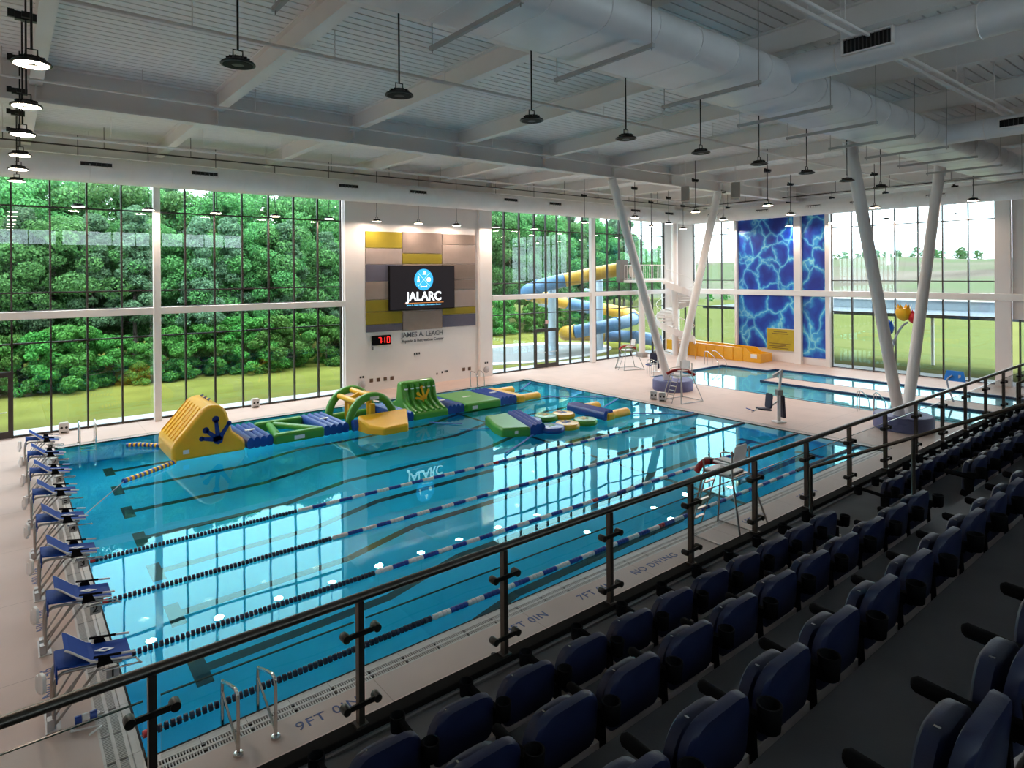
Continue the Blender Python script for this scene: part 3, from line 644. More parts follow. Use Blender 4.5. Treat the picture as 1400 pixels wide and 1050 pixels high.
# ------------------------------------------------------------------ mural
def mural_mat(name, off, sc):
    m = bpy.data.materials.new(name); m.use_nodes = True; nt = m.node_tree; b = nt.nodes['Principled BSDF']; b.inputs['Roughness'].default_value = .35
    t = nt.nodes.new('ShaderNodeTexCoord'); mp_ = nt.nodes.new('ShaderNodeMapping'); mp_.inputs['Location'].default_value = off; mp_.inputs['Scale'].default_value = (1, 1, .8)
    n = nt.nodes.new('ShaderNodeTexNoise'); n.inputs['Scale'].default_value = .9; n.inputs['Detail'].default_value = 3
    mxv = nt.nodes.new('ShaderNodeMix'); mxv.data_type = 'VECTOR'; mxv.inputs[0].default_value = .55
    v = nt.nodes.new('ShaderNodeTexVoronoi'); v.feature = 'DISTANCE_TO_EDGE'; v.inputs['Scale'].default_value = sc
    r = nt.nodes.new('ShaderNodeValToRGB'); e = r.color_ramp
    e.elements[0].position = 0; e.elements[0].color = (.32, .78, .85, 1); e.elements[1].position = .30; e.elements[1].color = (.006, .028, .34, 1)
    q = e.elements.new(.03); q.color = (.05, .42, .80, 1); q = e.elements.new(.11); q.color = (.008, .09, .52, 1)
    n3 = nt.nodes.new('ShaderNodeTexNoise'); n3.inputs['Scale'].default_value = .5; r3 = nt.nodes.new('ShaderNodeValToRGB'); r3.color_ramp.elements[0].color = (.45, .5, .7, 1); r3.color_ramp.elements[1].color = (1, 1, 1, 1); r3.color_ramp.elements[0].position = .35; r3.color_ramp.elements[1].position = .6
    mx = nt.nodes.new('ShaderNodeMix'); mx.data_type = 'RGBA'; mx.blend_type = 'MULTIPLY'; mx.inputs[0].default_value = 1
    L = nt.links.new
    L(t.outputs['Object'], mp_.inputs['Vector']); L(mp_.outputs[0], n.inputs['Vector']); L(mp_.outputs[0], mxv.inputs[4]); L(n.outputs['Color'], mxv.inputs[5])
    L(mxv.outputs[1], v.inputs['Vector']); L(v.outputs['Distance'], r.inputs['Fac']); L(mp_.outputs[0], n3.inputs['Vector']); L(n3.outputs['Fac'], r3.inputs['Fac']); L(r.outputs[0], mx.inputs[6]); L(r3.outputs[0], mx.inputs[7]); L(mx.outputs[2], b.inputs['Base Color'])
    return m
for (y0, y1, z0, z1, l, off, sc) in ((12.28, 16.58, 5.06, 10.95, 'wide blue water ripple mural panel above the white beam', (3, 1, 0), 1.9), (12.28, 16.58, .9, 4.64, 'wide blue water ripple mural panel under the white beam', (7, 2, 3), 1.35),
                                     (10.15, 11.75, 5.06, 10.95, 'narrow blue water ripple mural panel above the white beam', (1, 9, 1), 1.8), (10.15, 11.75, .5, 4.64, 'narrow blue water ripple mural panel under the white beam', (5, 4, 8), 1.2)):
    mb = MB(); mb.box(XW-.11, XW-.05, y0, y1, z0, z1); tag(mb.build('mural_panel', mural_mat('mural_%d' % int(z0*10+y0), off, sc)), l, 'mural')
t = thing('pool_rules_sign', 'yellow rules sign with white edge on the wide lower mural', 'sign', (XW-.16, 13.33, 1.55))
mb = MB(); mb.box(-.01, .02, -1.02, 1.02, -.78, .78); mb.build('border', PRINTW, t)
mb = MB(); mb.box(-.03, -.01, -.98, .98, -.74, .74); fc = mb.build('board', mat('sign_yellow', (.46, .34, .01), .5, var=.08, vs=3), t)
mb = MB()
for z, a, b in ((.55, -.5, .5), (.42, -.6, .6), (-.28, -.8, .8), (-.38, -.4, .3), (-.46, -.7, .8), (-.6, -.6, .6)): mb.box(-.034, -.03, a, b, z-.025, z+.025)
mb.build('print_lines', mat('sign_print', (.16, .10, .02), .6), fc)
# ------------------------------------------------------------------ starting blocks
def starting_block(num):
    t = thing('starting_block', 'x', 'starting block')
    y0 = 0.0
    prof = [(-.88, .865), (.02, .72)]; kick = [(-.80, 1.10), (-.74, 1.06), (-.50, .84), (-.44, .815)]
    def slab(pts, w, th, m, nm, par):
        mb = MB()
        for s in (1,):
            vs = [(x, -w/2, z) for x, z in pts]+[(x, w/2, z) for x, z in pts]+[(x, -w/2, z-th) for x, z in pts]+[(x, w/2, z-th) for x, z in pts]; n = len(pts); fs = []
            for i in range(n-1): fs += [(i, i+1, n+i+1, n+i), (2*n+i+1, 2*n+i, 3*n+i, 3*n+i+1), (2*n+i, 2*n+i+1, i+1, i), (n+i, n+i+1, 3*n+i+1, 3*n+i)]
            fs += [(0, n, 3*n, 2*n), (n-1, 3*n-1, 4*n-1, 2*n-1)]
            mb.add(vs, fs)
        return mb.build(nm, m, par)
    pl = slab(prof, .56, .03, BLUEP, 'platform', t)
    kp = slab(kick, .56, .03, BLUEP, 'kick_plate', t)
    for s in (-1, 1):
        mb = MB(); mb.tube([(-.50, s*.285, .81-.01), (.02, s*.285, .70)], .015, 8); mb.build('edge_rail', WHITEP, pl)
        mb = MB(); mb.tube([(x, s*.285, z-.015) for x, z in kick], .015, 8); mb.build('edge_rail', WHITEP, kp)
    mb = MB(); a = Vector((-.57, 0, -.11)).normalized(); c_ = Vector((-.30, 0, .783)); u_ = Vector((.982, 0, -.19)); v_ = V(0, 1, 0)
    mb.prism([(-.13, 0), (0, -.06), (.13, 0), (0, .06)], c_+V(0, 0, .004), u_, v_, .004); mb.build('emblem', PRINTW, pl)
    mb = MB(); mb.prism([(-.06, 0), (0, -.022), (.06, 0), (0, .022)], c_+V(0, 0, .009), u_, v_, .003); mb.build('emblem_core', BLUEP, pl)
    mb = MB(); mb.prism(rrect(.5, .26, .02), (-.88, 0, .62), (0, -1, 0), (0, 0, 1), .02); mb.build('rear_plate', BLUEP, t)
    mb = MB()
    for s in (-.22, .22):
        mb.tube(smooth_path([(-.92, s, 0), (-.92, s, .55), (-.86, s, .72), (-.70, s, .74), (-.1, s, .655)], 5), .024, 10)
    mb.tube([(-.92, -.22, .10), (-.92, .22, .10)], .02, 8); mb.build('post_frame', STEEL, t)
    for s in (-.2, .2):
        mb = MB(); mb.tube([(-.90, s, .06), (-.34, s, .70)], .02, 8); mb.build('brace', STEEL, t)
        mb = MB(); mb.tube([(-.92, s, .16), (-.52, s, .76)], .016, 8); mb.build('brace', STEEL, t)
    mb = MB(); mb.tube(smooth_path([(-.35, -.24, .60), (.10, -.24, .55), (.14, -.2, .52), (.14, .2, .40), (.10, .24, .40), (-.3, .24, .46)], 4), .014, 8); mb.build('backstroke_rail', CHROME, t)
    for s in (-1, 1):
        h = MB(); h.prism([(-.42, .0), (-.22, .0), (-.28, .14), (-.40, .14)], (0, s*.30, .70), (1, 0, 0), (0, 0, 1), .03*s); h.tube([(-.46, s*.31, .87), (-.12, s*.31, .81)], .018, 8); hb = h.build('side_handle', BLACKP, t)
        h = MB(); h.tube([(-.12, s*.31, .81), (.06, s*.31, .775)], .017, 8); h.build('grip', WHITEP, hb)
    for (x, y, z, w, hh) in ((-1.03, -.24, .58, .13, .26), (-1.05, .10, .42, .13, .24)):
        mb = MB(); mb.prism(rrect(w+.06, hh, .06), (x, y, z), (.25, -1, 0), (0, 0, 1), .05); mb.build('timing_pad', WHITEP, t, bevel=.012)
    mb = MB(); mb.box(-1.02, -.84, -.3, .3, 0, .012); mb.box(-1.0, -.92, -.26, -.14, 0, .16); mb.box(-1.0, -.92, .02, .14, 0, .14); mb.build('anchor_plate', mat('clear_plate', (.5, .46, .45), .3), t)
    mb = MB(); mb.box(-.30, -.14, -.245, -.235, .44, .62); pn = mb.build('number_plate', mat('plate_grey', (.40, .37, .35), .4, .3), t)
    text('numeral', str(num), .17, (-.22, -.249, .53), (PI/2, 0, 0), BLACK, pn, .002, bold=.004)
    return t
for i, y in enumerate(LANE):
    t = starting_block(i+1); t.location = (0, y, 0)
    t['label'] = 'blue topped steel starting block numbered %d at the deep end' % (i+1); t['group'] = 'starting blocks'
for y, l in ((1.2, 'coiled blue and white rope lying by the first starting block'), (3.0, 'blue and white rope end lying on the gutter between blocks')):
    t = thing('rope_coil', l, 'rope', (-.55 if y < 2 else -.2, y, 0)); rnd = random.Random(int(y*10))
    pts = [(rnd.uniform(-.12, .12)+.1*math.sin(k), -.25+.06*k, .02+.01*(k % 2)) for k in range(9)]
    mb = MB(); mb.tube(smooth_path(pts, 4), .014, 6); mb.build('cord', WHITEP, t)
    for k in range(3):
        mb = MB(); mb.tube([(-.14+.09*k, .12, .065), (-.06+.09*k, .12, .065)], .06, 12); mb.build('float', INF_B if k != 1 else WHITEP, t)

# ------------------------------------------------------------------ lane ropes
FL_B = mat('float_blue', (.010, .05, .34), .4); FL_W = mat('float_white', (.85, .82, .80), .4); FL_N = mat('float_navy', (.008, .012, .05), .45); FL_R = mat('float_red', (.5, .012, .02), .4)
def detached(mb, name, m):
    o = mb.build(name, m); me = o.data; bpy.data.objects.remove(o); return me
def fmesh(ln, m, r=.058, disc=.1, nd=10):
    mb = MB(); n_ = max(1, round(ln/disc)); d = ln/n_
    for k in range(n_): mb.lathe([(.02, k*d), (r*.9, k*d+.004), (r, k*d+d*.25), (r, k*d+d*.75), (r*.9, k*d+d-.004), (.02, k*d+d-.001)], (0, 0, 0), nd, 'x')
    return detached(mb, 'float', m)
SEGL = .38
meB, meW, meR = fmesh(SEGL, FL_B), fmesh(SEGL, FL_W), fmesh(.10, FL_R)
mbn = MB()
for k in range(55): mbn.lathe([(.018, k*.083), (.06, k*.083+.008), (.06, k*.083+.056), (.018, k*.083+.064)], (0, 0, 0), 10, 'x')
meN = detached(mbn, 'float_run', FL_N)
lane_names = ['nearest the depth markings', 'between lanes one and two', 'between lanes two and three', 'next to the inflatable discs']
for i in range(4):
    y = .5+2.286*i; t = thing('lane_rope', 'blue and white float lane rope '+lane_names[i], 'lane rope', (0, y, WATER_Z+.015), 0, 'lane ropes')
    mb = MB(); mb.tube([(0, 0, 0), (POOL_L, 0, 0)], .008, 6); mb.build('cable', STEEL, t)
    o = mesh_obj('float_run', meN, t); o.location = (.12, 0, 0); o = mesh_obj('float_run', meN, t); o.location = (POOL_L-.12-55*.083, 0, 0)
    o = mesh_obj('float', meR, t); o.location = (.02, 0, 0)
    x = .12+55*.083+.02; k = 0; xe = POOL_L-.14-55*.083
    while x+SEGL < xe:
        if abs(x+SEGL/2-POOL_L/2) < SEGL/2:
            o = mesh_obj('float', meR, t); o.location = (x, 0, 0); x += .11; continue
        o = mesh_obj('float', (meW, meB)[k % 2], t); o.location = (x, 0, 0); x += SEGL+.006; k += 1

# ------------------------------------------------------------------ inflatables
def rbox(nm, m, par, x0, x1, y0, y1, z0, z1, b=.12, seg=4):
    mb = MB(); mb.box(x0, x1, y0, y1, z0, z1); return mb.build(nm, m, par, bevel=b, seg=seg)
def frog_print(par, org, u, v, s, m, th=.012):
    u, v, org = Vector(u), Vector(v), Vector(org); mb = MB()
    mb.prism([(a*s, b*s) for a, b in [(-.20, .05), (-.13, -.13), (.02, -.19), (.17, -.12), (.22, .10), (.05, .16)]], org, u, v, th)
    for (tx, ty, r) in ((-.62, .14, .10), (-.46, .46, .13), (-.08, .86, .14), (.44, .62, .10)):
        dx, dy = tx-.02, ty; L_ = math.hypot(dx, dy); px, py = -dy/L_*.065, dx/L_*.065
        mb.prism([(a*s, b*s) for a, b in [(.02-px*1.6, 0-py*1.6), (tx-px, ty-py), (tx+px, ty+py), (.02+px*1.6, py*1.6)][::(-1 if True else 1)]], org, u, v, th)
        mb.prism([(a*s, b*s) for a, b in circ(r, 14, (tx, ty))], org, u, v, th)
    return mb.build('frog_foot_print', m, par)
def straps(par, x0, x1, y0, y1, z, n=4):
    mb = MB()
    for k in range(n):
        x = x0+(x1-x0)*(k+.5)/n; mb.box(x-.015, x+.015, y0+.15, y1-.15, z, z+.012)
    mb.build('strap', PRINTB, par)
t = thing('inflatable_ramp', 'yellow inflatable climbing ramp with blue frog foot print on its side', 'inflatable', (0, 0, 0))
mb = MB(); mb.prism([(3.0, -.1), (5.45, -.1), (5.45, .30), (5.0, .72), (4.82, 1.40), (4.66, 1.68), (4.3, 1.80), (3.98, 1.66), (3.0, .50)], (0, 17.2, 0), (1, 0, 0), (0, 0, 1), 2.55)
body = mb.build('body', INF_Y, t, bevel=.16, seg=5)
frog_print(t, (4.48, 14.645, .50), (1, 0, 0), (0, 0, 1), .86, PRINTB)
mb = MB(); mb.box(3.35, 3.55, 14.635, 14.65, .18, .32); mb.build('maker_tag', PRINTW, t)
mb = MB()
for k in range(6): mb.tube([(3.1, 14.95+.4*k, .63), (3.98, 14.95+.4*k, 1.66)], .03, 8)
mb.build('seam_ridges', INF_Y, t)
mb = MB()
for k in range(3): mb.tube([(4.35, 15.4+.5*k, 1.80), (4.42, 15.5+.5*k, 1.86), (4.35, 15.6+.5*k, 1.80)], .02, 6)
mb.build('handle', PRINTB, t)
def connector(x0, x1, lab, y0=14.62, y1=17.3):
    t = thing('inflatable_bridge', lab, 'inflatable'); n_ = 4; w = (x1-x0)/n_
    mb = MB()
    for k in range(n_): mb.tube([(x0+w*(k+.5), y0+.05, .14), (x0+w*(k+.5), y1-.05, .14)], w*.56, 12, ry=.24)
    mb.build('air_tubes', INF_B, t, sub=0)
    mb = MB(); mb.box((x0+x1)/2-.18, (x0+x1)/2+.18, (y0+y1)/2-.09, (y0+y1)/2+.09, .36, .385); mb.build('logo_patch', PRINTW, t)
    return t
connector(5.5, 6.42, 'blue inflatable bridge between yellow ramp and green ladder frame')
connector(8.42, 9.45, 'blue inflatable bridge between green ladder frame and arched tunnel')
connector(11.75, 12.45, 'blue inflatable bridge between arched tunnel and green climbing wall')
connector(14.25, 15.12, 'blue inflatable bridge between green climbing wall and green mat')
connector(17.25, 18.25, 'blue inflatable bridge between green mat and yellow fork')
t = thing('inflatable_ladder_frame', 'green inflatable ladder frame with diagonal tubes floating open', 'inflatable')
for y in (14.75, 17.1): rbox('side_tube', INF_G, t, 6.45, 8.42, y-.17, y+.17, -.08, .36, .12)
for x0, y0, x1, y1 in ((6.6, 14.8, 7.0, 17.0), (7.2, 16.9, 8.3, 15.0), (7.0, 16.9, 6.75, 15.2)):
    mb = MB(); mb.tube([(x0, y0, .2), (x1, y1, .2)], .13, 12); mb.build('cross_tube', INF_G, t)
mb = MB(); mb.box(7.2, 7.6, 14.572, 14.585, .06, .2); mb.build('maker_tag', PRINTW, t)
t = thing('inflatable_tunnel', 'green inflatable arched tunnel with yellow cross tubes', 'inflatable')
for y in (14.95, 17.05):
    pts = [(10.6+1.02*math.cos(a), y, .12+1.12*math.sin(a)) for a in [PI*k/16 for k in range(17)]]
    mb = MB(); mb.tube(pts, .17, 12); mb.build('arch', INF_G, t)
    mb = MB(); mb.tube([(9.5, y, .08), (11.7, y, .08)], .2, 12); mb.build('base_tube', INF_G, t)
for a in (55, 125, 90):
    q = math.radians(a); mb = MB(); mb.tube([(10.6+1.0*math.cos(q), 15.0, .12+1.1*math.sin(q)), (10.6+1.0*math.cos(q), 17.0, .12+1.1*math.sin(q))], .12, 10); mb.build('cross_tube', INF_Y, t)
mb = MB(); mb.tube([(10.05, 16.0, 1.0), (10.6, 16.0, 1.22), (11.1, 16, 1.0)], .1, 10); mb.build('cross_tube', INF_Y, t)
for x, y in ((10.1, 15.9), (10.75, 15.2), (11.15, 16.3), (10.3, 16.7)):
    mb = MB(); mb.tube([(x, y, .0), (x, y, .85)], .13, 10); mb.build('upright_tube', INF_Y, t)
mb = MB(); mb.box(10.45, 10.85, 14.765, 14.78, 1.12, 1.24); mb.build('maker_tag', PRINTW, t)
t = thing('inflatable_side_slide', 'yellow inflatable side slide on a blue strip beside the arched tunnel', 'inflatable')
mb = MB(); mb.prism([(9.75, 14.55), (9.85, 13.75), (10.25, 13.12), (11.35, 13.15), (12.05, 14.55)], (0, 0, -.08), (1, 0, 0), (0, 1, 0), .36)
for i_, v_ in enumerate(mb.v):
    if v_[2] > 0 and v_[1] > 14: mb.v[i_] = (v_[0], v_[1], .62)
mb.build('slide', INF_Y, t, bevel=.1, seg=4)
mb = MB(); mb.tube([(9.6, 14.62, .2), (12.05, 14.62, .2)], .2, 12, ry=.24); mb.build('blue_strip', INF_B, t)
t = thing('inflatable_climbing_wall', 'green inflatable climbing wall with yellow frog foot print and handles', 'inflatable')
mb = MB(); prY = [(14.60, -.1), (17.25, -.1), (17.25, .3), (16.35, .62), (16.2, 1.40), (16.0, 1.52), (15.75, 1.42), (15.55, .62), (15.0, .34), (14.60, .26)]
mb.prism([(a, b) for a, b in prY], (12.45, 0, 0), (0, 1, 0), (0, 0, 1), 1.80); mb.build('body', INF_G, t, bevel=.12, seg=4)
mb = MB()
for k in range(6):
    x = 12.62+.29*k; mb.tube(smooth_path([(x, 15.70, 1.38), (x, 15.55, .72), (x, 15.2, .45), (x, 14.7, .28)], 4), .085, 8)
mb.build('face_ribs', INF_G, t)
mb = MB()
for k in range(6): x = 12.62+.29*k; mb.box(x-.07, x+.07, 15.56, 15.64, 1.16, 1.21)
mb.build('handle', PRINTW, t)
frog_print(t, (13.45, 15.44, .66), (1, 0, 0), (0, .28, .96), .62, INF_Y, -.03 if False else .03)
t = thing('inflatable_mat', 'flat green inflatable mat between two blue bridges', 'inflatable')
rbox('body', INF_G, t, 15.15, 17.22, 14.55, 17.5, -.08, .34, .12); mb = MB(); mb.box(15.95, 16.45, 15.95, 16.12, .335, .345); mb.build('logo_patch', PRINTW, t); mb = MB(); mb.box(15.5, 15.8, 14.535, 14.55, .05, .2); mb.build('maker_tag', PRINTW, t)
def fork(lab, x0, y0, y1):
    t = thing('inflatable_fork', lab, 'inflatable', (x0, 0, 0)); ym = (y0+y1)/2
    mb = MB(); mb.box(0, .55, y0, y1, -.08, .32); mb.build('body', INF_Y, t, bevel=.12, seg=4)
    for y in (y0+.3, y1-.3): mb = MB(); mb.tube([(.4, y, .10), (1.55, y, .10)], .27, 12, ry=.2); mb.build('prong', INF_Y, t)
    return t
fork('yellow inflatable fork ending the long obstacle run', 18.25, 14.6, 17.3)
t = thing('inflatable_wedge', 'green inflatable wedge with blue band at the start of the discs', 'inflatable')
mb = MB(); mb.prism([(13.75, 10.6), (13.6, 9.85), (14.62, 9.3), (15.55, 12.0), (14.4, 12.1)], (0, 0, -.08), (1, 0, 0), (0, 1, 0), .42)
mb.build('body', INF_G, t, bevel=.12, seg=4)
mb = MB()
for k in range(3): mb.tube([(14.78+.22*k, 9.35, .16), (15.65+.22*k, 11.95, .16)], .15, 12, ry=.24)
mb.build('blue_band', INF_B, t); mb = MB(); mb.box(14.0, 14.4, 9.55, 9.57, .1, .22); mb.build('maker_tag', PRINTW, t)
DL = [('blue', INF_B, 15.85, 10.85, 'by the green wedge far side'), ('blue', INF_B, 15.75, 9.35, 'by the green wedge near side'), ('green', INF_G, 16.85, 10.95, 'behind the yellow discs'), ('yellow', INF_Y, 17.75, 10.8, 'beside the yellow fork far side'), ('yellow', INF_Y, 16.6, 9.35, 'between blue and green discs'), ('green', INF_G, 17.65, 9.35, 'beside the yellow fork near side')]
for (cn, m_, x, y, l) in DL:
    t = thing('inflatable_disc', '%s inflatable stepping disc %s' % (cn, l), 'inflatable', (x, y, 0), .4, 'inflatable stepping discs')
    mb = MB(); mb.lathe([(.30, -.06), (.47, -.04), (.52, .05), (.52, .12), (.47, .20), (.3, .23), (.0, .23)], (0, 0, 0), 32); mb.build('body', m_, t)
    frog_print(t, (0, -.08, .231), (1, 0, 0), (0, 1, 0), .42, {'blue': INF_G, 'green': INF_Y, 'yellow': PRINTB}[cn], .006)
t = fork('yellow inflatable fork with blue band ending the disc course', 18.75, 9.1, 11.5)
mb = MB()
for k in range(3): mb.tube([(-.05+.18*k, 9.15, .2), (-.05+.18*k, 11.45, .2)], .12, 12, ry=.22)
mb.build('blue_band', INF_B, t)
def noodle(lab, pts):
    t = thing('striped_float_line', lab, 'float line'); P = smooth_path(pts, 8); n_ = len(P)
    tot = [0]
    for a, b in zip(P, P[1:]): tot.append(tot[-1]+(b-a).length)
    def at(s):
        for i in range(1, n_):
            if tot[i] >= s: f = (s-tot[i-1])/max(1e-6, tot[i]-tot[i-1]); return P[i-1].lerp(P[i], f)
        return P[-1]
    k = 0; s = 0
    while s+.085 < tot[-1]:
        mb = MB(); mb.tube([at(s), at(s+.08)], .085, 10); mb.build('float', INF_Y if k % 2 else INF_B, t); s += .085; k += 1
noodle('yellow and blue striped float line from ramp toward the far corner', [(2.1, 17.95, .03), (2.5, 17.7, .04), (3.05, 17.1, .03)])
noodle('yellow and blue striped float line from ramp toward the starting blocks', [(1.4, 13.2, .03), (2.2, 13.75, .03), (3.1, 14.45, .03)])
STR = mat('blue_webbing', (.02, .14, .50), .6)
for (l, a, b) in (('long run fork to the shallow wall', (19.8, 15.0), (22.8, 12.3)), ('far fork prong to the corner', (20.4, 17.0), (22.4, 18.5)), ('disc course fork to the shallow wall', (20.3, 9.3), (22.8, 7.6)), ('disc fork to the long strap', (20.5, 11.0), (22.6, 11.95)), ('green wedge to the lane rope', (14.7, 9.3), (12.35, 8.0)), ('climbing wall out over open water', (12.7, 13.75), (13.6, 12.6)), ('open water to the green wedge', (13.0, 11.9), (14.0, 11.2))):
    mb = MB(); mb.tube([(a[0], a[1], .03), ((a[0]+b[0])/2, (a[1]+b[1])/2, .012), (b[0], b[1], .03)], .05, 8, ry=.018)
    tag(mb.build('tether_strap', STR), 'blue tether strap from '+l, 'strap')
mb = MB(); mb.tube([(1.4, 13.2, .02), (.6, 11.6, .0), (-.02, 10.3, .0)], .014, 6); tag(mb.build('tether_strap', mat('grey_line', (.3, .32, .36), .5)), 'thin grey line from striped float to the pool wall', 'strap')

# ------------------------------------------------------------------ ladders and grab rails
def grab(lab, x, y, rz, h=.80, dp=.78, group=None):
    t = thing('grab_rail', lab, 'handrail', (x, y, 0), rz, group)
    mb = MB(); mb.tube(smooth_path([(0, 0, 0), (0, 0, h*.9), (0, .08, h), (0, .18, h*1.0), (0, dp-.1, h*.78), (0, dp, h*.62), (0, dp, -.4)], 5), .024, 10); mb.tube([(0, .03, h*.12), (0, dp-.02, h*.55)], .018, 8); mb.build('tube', CHROME, t)
    mb = MB(); mb.lathe([(.065, 0), (.06, .03), (.03, .035)], (0, 0, 0), 16); mb.build('flange', CHROME, t)
for x, l in ((.95, 'the one closer to the starting blocks'), (1.44, 'the one farther from the starting blocks')): grab('polished grab rail at the near pool edge, '+l, x, -.72, 0, group='near grab rails')
def ladder(lab, x, y, rz):
    t = thing('pool_ladder', lab, 'ladder', (x, y, 0), rz)
    for s in (-.25, .25):
        mb = MB(); mb.tube(smooth_path([(s, 0, 0), (s, 0, .75), (s, .12, .86), (s, .45, .8), (s, .62, .5), (s, .62, -.9)], 5), .022, 10); mb.build('side_rail', CHROME, t)
        mb = MB(); mb.lathe([(.06, 0), (.055, .03), (.03, .035)], (s, 0, 0), 14); mb.build('flange', CHROME, t)
    for k in range(3): mb = MB(); mb.box(-.25, .25, .57, .67, -.25-.28*k, -.22-.28*k); mb.build('step', WHITEP, t)
ladder('steel pool ladder on the far edge by the starting blocks', 1.0, POOL_W+.45, PI)
ladder('steel pool ladder on the far edge near the pilaster', 19.3, POOL_W+.45, PI)
def steprail(lab, x, y, rz, s=1):
    t = thing('step_handrail', lab, 'handrail', (x, y, 0), rz)
    for q in (-.35, .35):
        mb = MB(); mb.tube(smooth_path([(q, 0, 0), (q, 0, .8), (q, .12, .9), (q, .4, .88), (q, 1.2, .35), (q, 1.35, -.5)], 5), .022, 8); mb.build('side_rail', CHROME, t)
        mb = MB(); mb.tube([(q, .25, 0), (q, .25, .88)], .018, 8); mb.build('upright', CHROME, t)
steprail('steel step handrails entering the leisure pool by the round base', 29.6, 15.7, PI+.9)
steprail('steel step handrails entering the leisure pool by the yellow trough', 36.4, 16.0, PI-.2)
steprail('steel step handrails in front of the flower feature', 28.6, 2.65, -PI/2)
# timing boxes: small white cabinets with two dark ports
BOXW = mat('box_white', (.66, .63, .63), .4)
def portbox(lab, x, y, z, rz, group=None):
    t = thing('port_box', lab, 'box', (x, y, z), rz, group)
    mb = MB(); mb.prism(rrect(.34, .44, .06), (0, 0, 0), (1, 0, 0), (0, 0, 1), -.22); mb.build('cabinet', BOXW, t, bevel=.02)
    for s in (-.08, .08): mb = MB(); mb.prism(circ(.048, 14, (s, .24)), (0, -.002, 0), (1, 0, 0), (0, 0, 1), .008); mb.build('port', BLACK, t)
    mb = MB(); mb.box(-.1, .1, -.012, .0, .03, .08); mb.build('vent', BLACK, t)
for x, l in ((.42, 'beside the pool ladder'), (5.25, 'behind the yellow ramp'), (7.95, 'behind the green ladder frame')): portbox('small white cabinet with two round ports at the glass wall '+l, x, YW-.5, 0, 0, 'white port cabinets at the glass wall')
for y, l in ((10.62, 'farther from the lifeguard chair'), (10.1, 'nearer the lifeguard chair')): portbox('small white cabinet with two ports by the round base, '+l, 23.75, y, 0, -.9, 'white port cabinets by the lifeguard chair')

# ------------------------------------------------------------------ lifeguard chairs
def guard_chair(lab, x, y, rz, tall=1.0, towel=True):
    t = thing('lifeguard_chair', lab, 'chair', (x, y, 0), rz); h = 1.55*tall      # faces +Y ; ladder in front
    sh = h
    legs = [((-.62, .62), (-.36, .34)), ((.62, .62), (.36, .34)), ((-.66, -.85), (-.36, -.42)), ((.66, -.85), (.36, -.42))]
    for (b0, b1), (a0, a1) in legs:
        mb = MB(); mb.tube([(b0, b1, 0), (a0, a1, sh)]+([(a0, a1, sh+.62)] if b1 < 0 else [(a0, a1+.02, sh+.28)]), .024, 8); mb.build('leg', STEEL, t)
    mb = MB(); mb.tube([(-.64, .62, .03), (-.66, -.85, .03)], .02, 8); mb.tube([(.64, .62, .03), (.66, -.85, .03)], .02, 8); mb.tube([(-.66, -.85, .03), (.66, -.85, .03)], .02, 8); mb.build('base_rail', STEEL, t)
    for s in (-.36, .36):
        mb = MB(); mb.tube(smooth_path([(s, .36, sh+.28), (s, .2, sh+.34), (s, -.3, sh+.34), (s, -.42, sh+.30)], 4), .02, 8); mb.build('armrest', STEEL, t)
    mb = MB()
    for s in (-.2, .2): mb.tube([(s, .82, 0), (s*1.1, .36, sh-.1)], .016, 8)
    ld = mb.build('ladder', STEEL, t)
    for k in range(1, 6):
        f = k/6; mb = MB(); mb.box(-.2, .2, .80-.46*f-.02, .84-.46*f+.02, (sh-.1)*f-.012, (sh-.1)*f+.012); mb.build('rung', STEEL, ld)
    mb = MB(); mb.box(-.34, .34, -.30, .36, sh, sh+.05); mb.build('footboard', WHITEP, t, bevel=.02)
    mb = MB(); mb.prism(rrect(.5, .5, .08), (0, .2, sh+.22), (1, 0, 0), (0, -1, 0), -.04); st = mb.build('seat', WHITEP, t, bevel=.015)
    mb = MB(); mb.prism(rrect(.5, .5, .08), (0, -.34, sh+.22), (1, 0, 0), (0, -.15, 1), .04); mb.build('backrest', WHITEP, t, bevel=.015)
    mb = MB(); mb.box(-.36, .36, -.4, .34, sh-.03, sh); mb.build('platform_frame', STEEL, t)
    return t
def rescue_tube(lab, P, r=.075):
    t = thing('rescue_tube', lab, 'rescue tube'); PP = smooth_path(P, 5); mb = MB(); mb.tube(PP, r, 12); b = mb.build('body', REDP, t); m_ = len(PP)//2
    mb = MB(); d = (PP[m_+1]-PP[m_]).normalized()*.03; mb.tube([PP[m_]-d, PP[m_]+d], r*1.06, 12); mb.build('strap', BLACK, t)
guard_chair('tall steel lifeguard chair on the near deck under the stand rail', 12.1, -.85, 0, 1.0)
rescue_tube('red rescue tube lying across the near lifeguard chair', [(11.65, -.35, 1.50), (11.78, -.45, 1.72), (12.05, -.6, 1.74), (12.45, -.65, 1.70)])
guard_chair('steel lifeguard chair beside the round purple base', 24.55, 9.6, 1.45, .82)
rescue_tube('red rescue tube draped over the chair by the round base', [(24.0, 10.0, 1.35), (24.3, 9.75, 1.52), (24.75, 9.45, 1.5), (25.1, 9.15, 1.28)])
guard_chair('steel lifeguard chair near the slide side glazing', 30.6, 18.2, 1.2, .8)
rescue_tube('red rescue tube draped over the chair near the slide glazing', [(30.1, 18.5, 1.3), (30.35, 18.4, 1.48), (30.75, 18.1, 1.48), (31.0, 17.85, 1.36)])

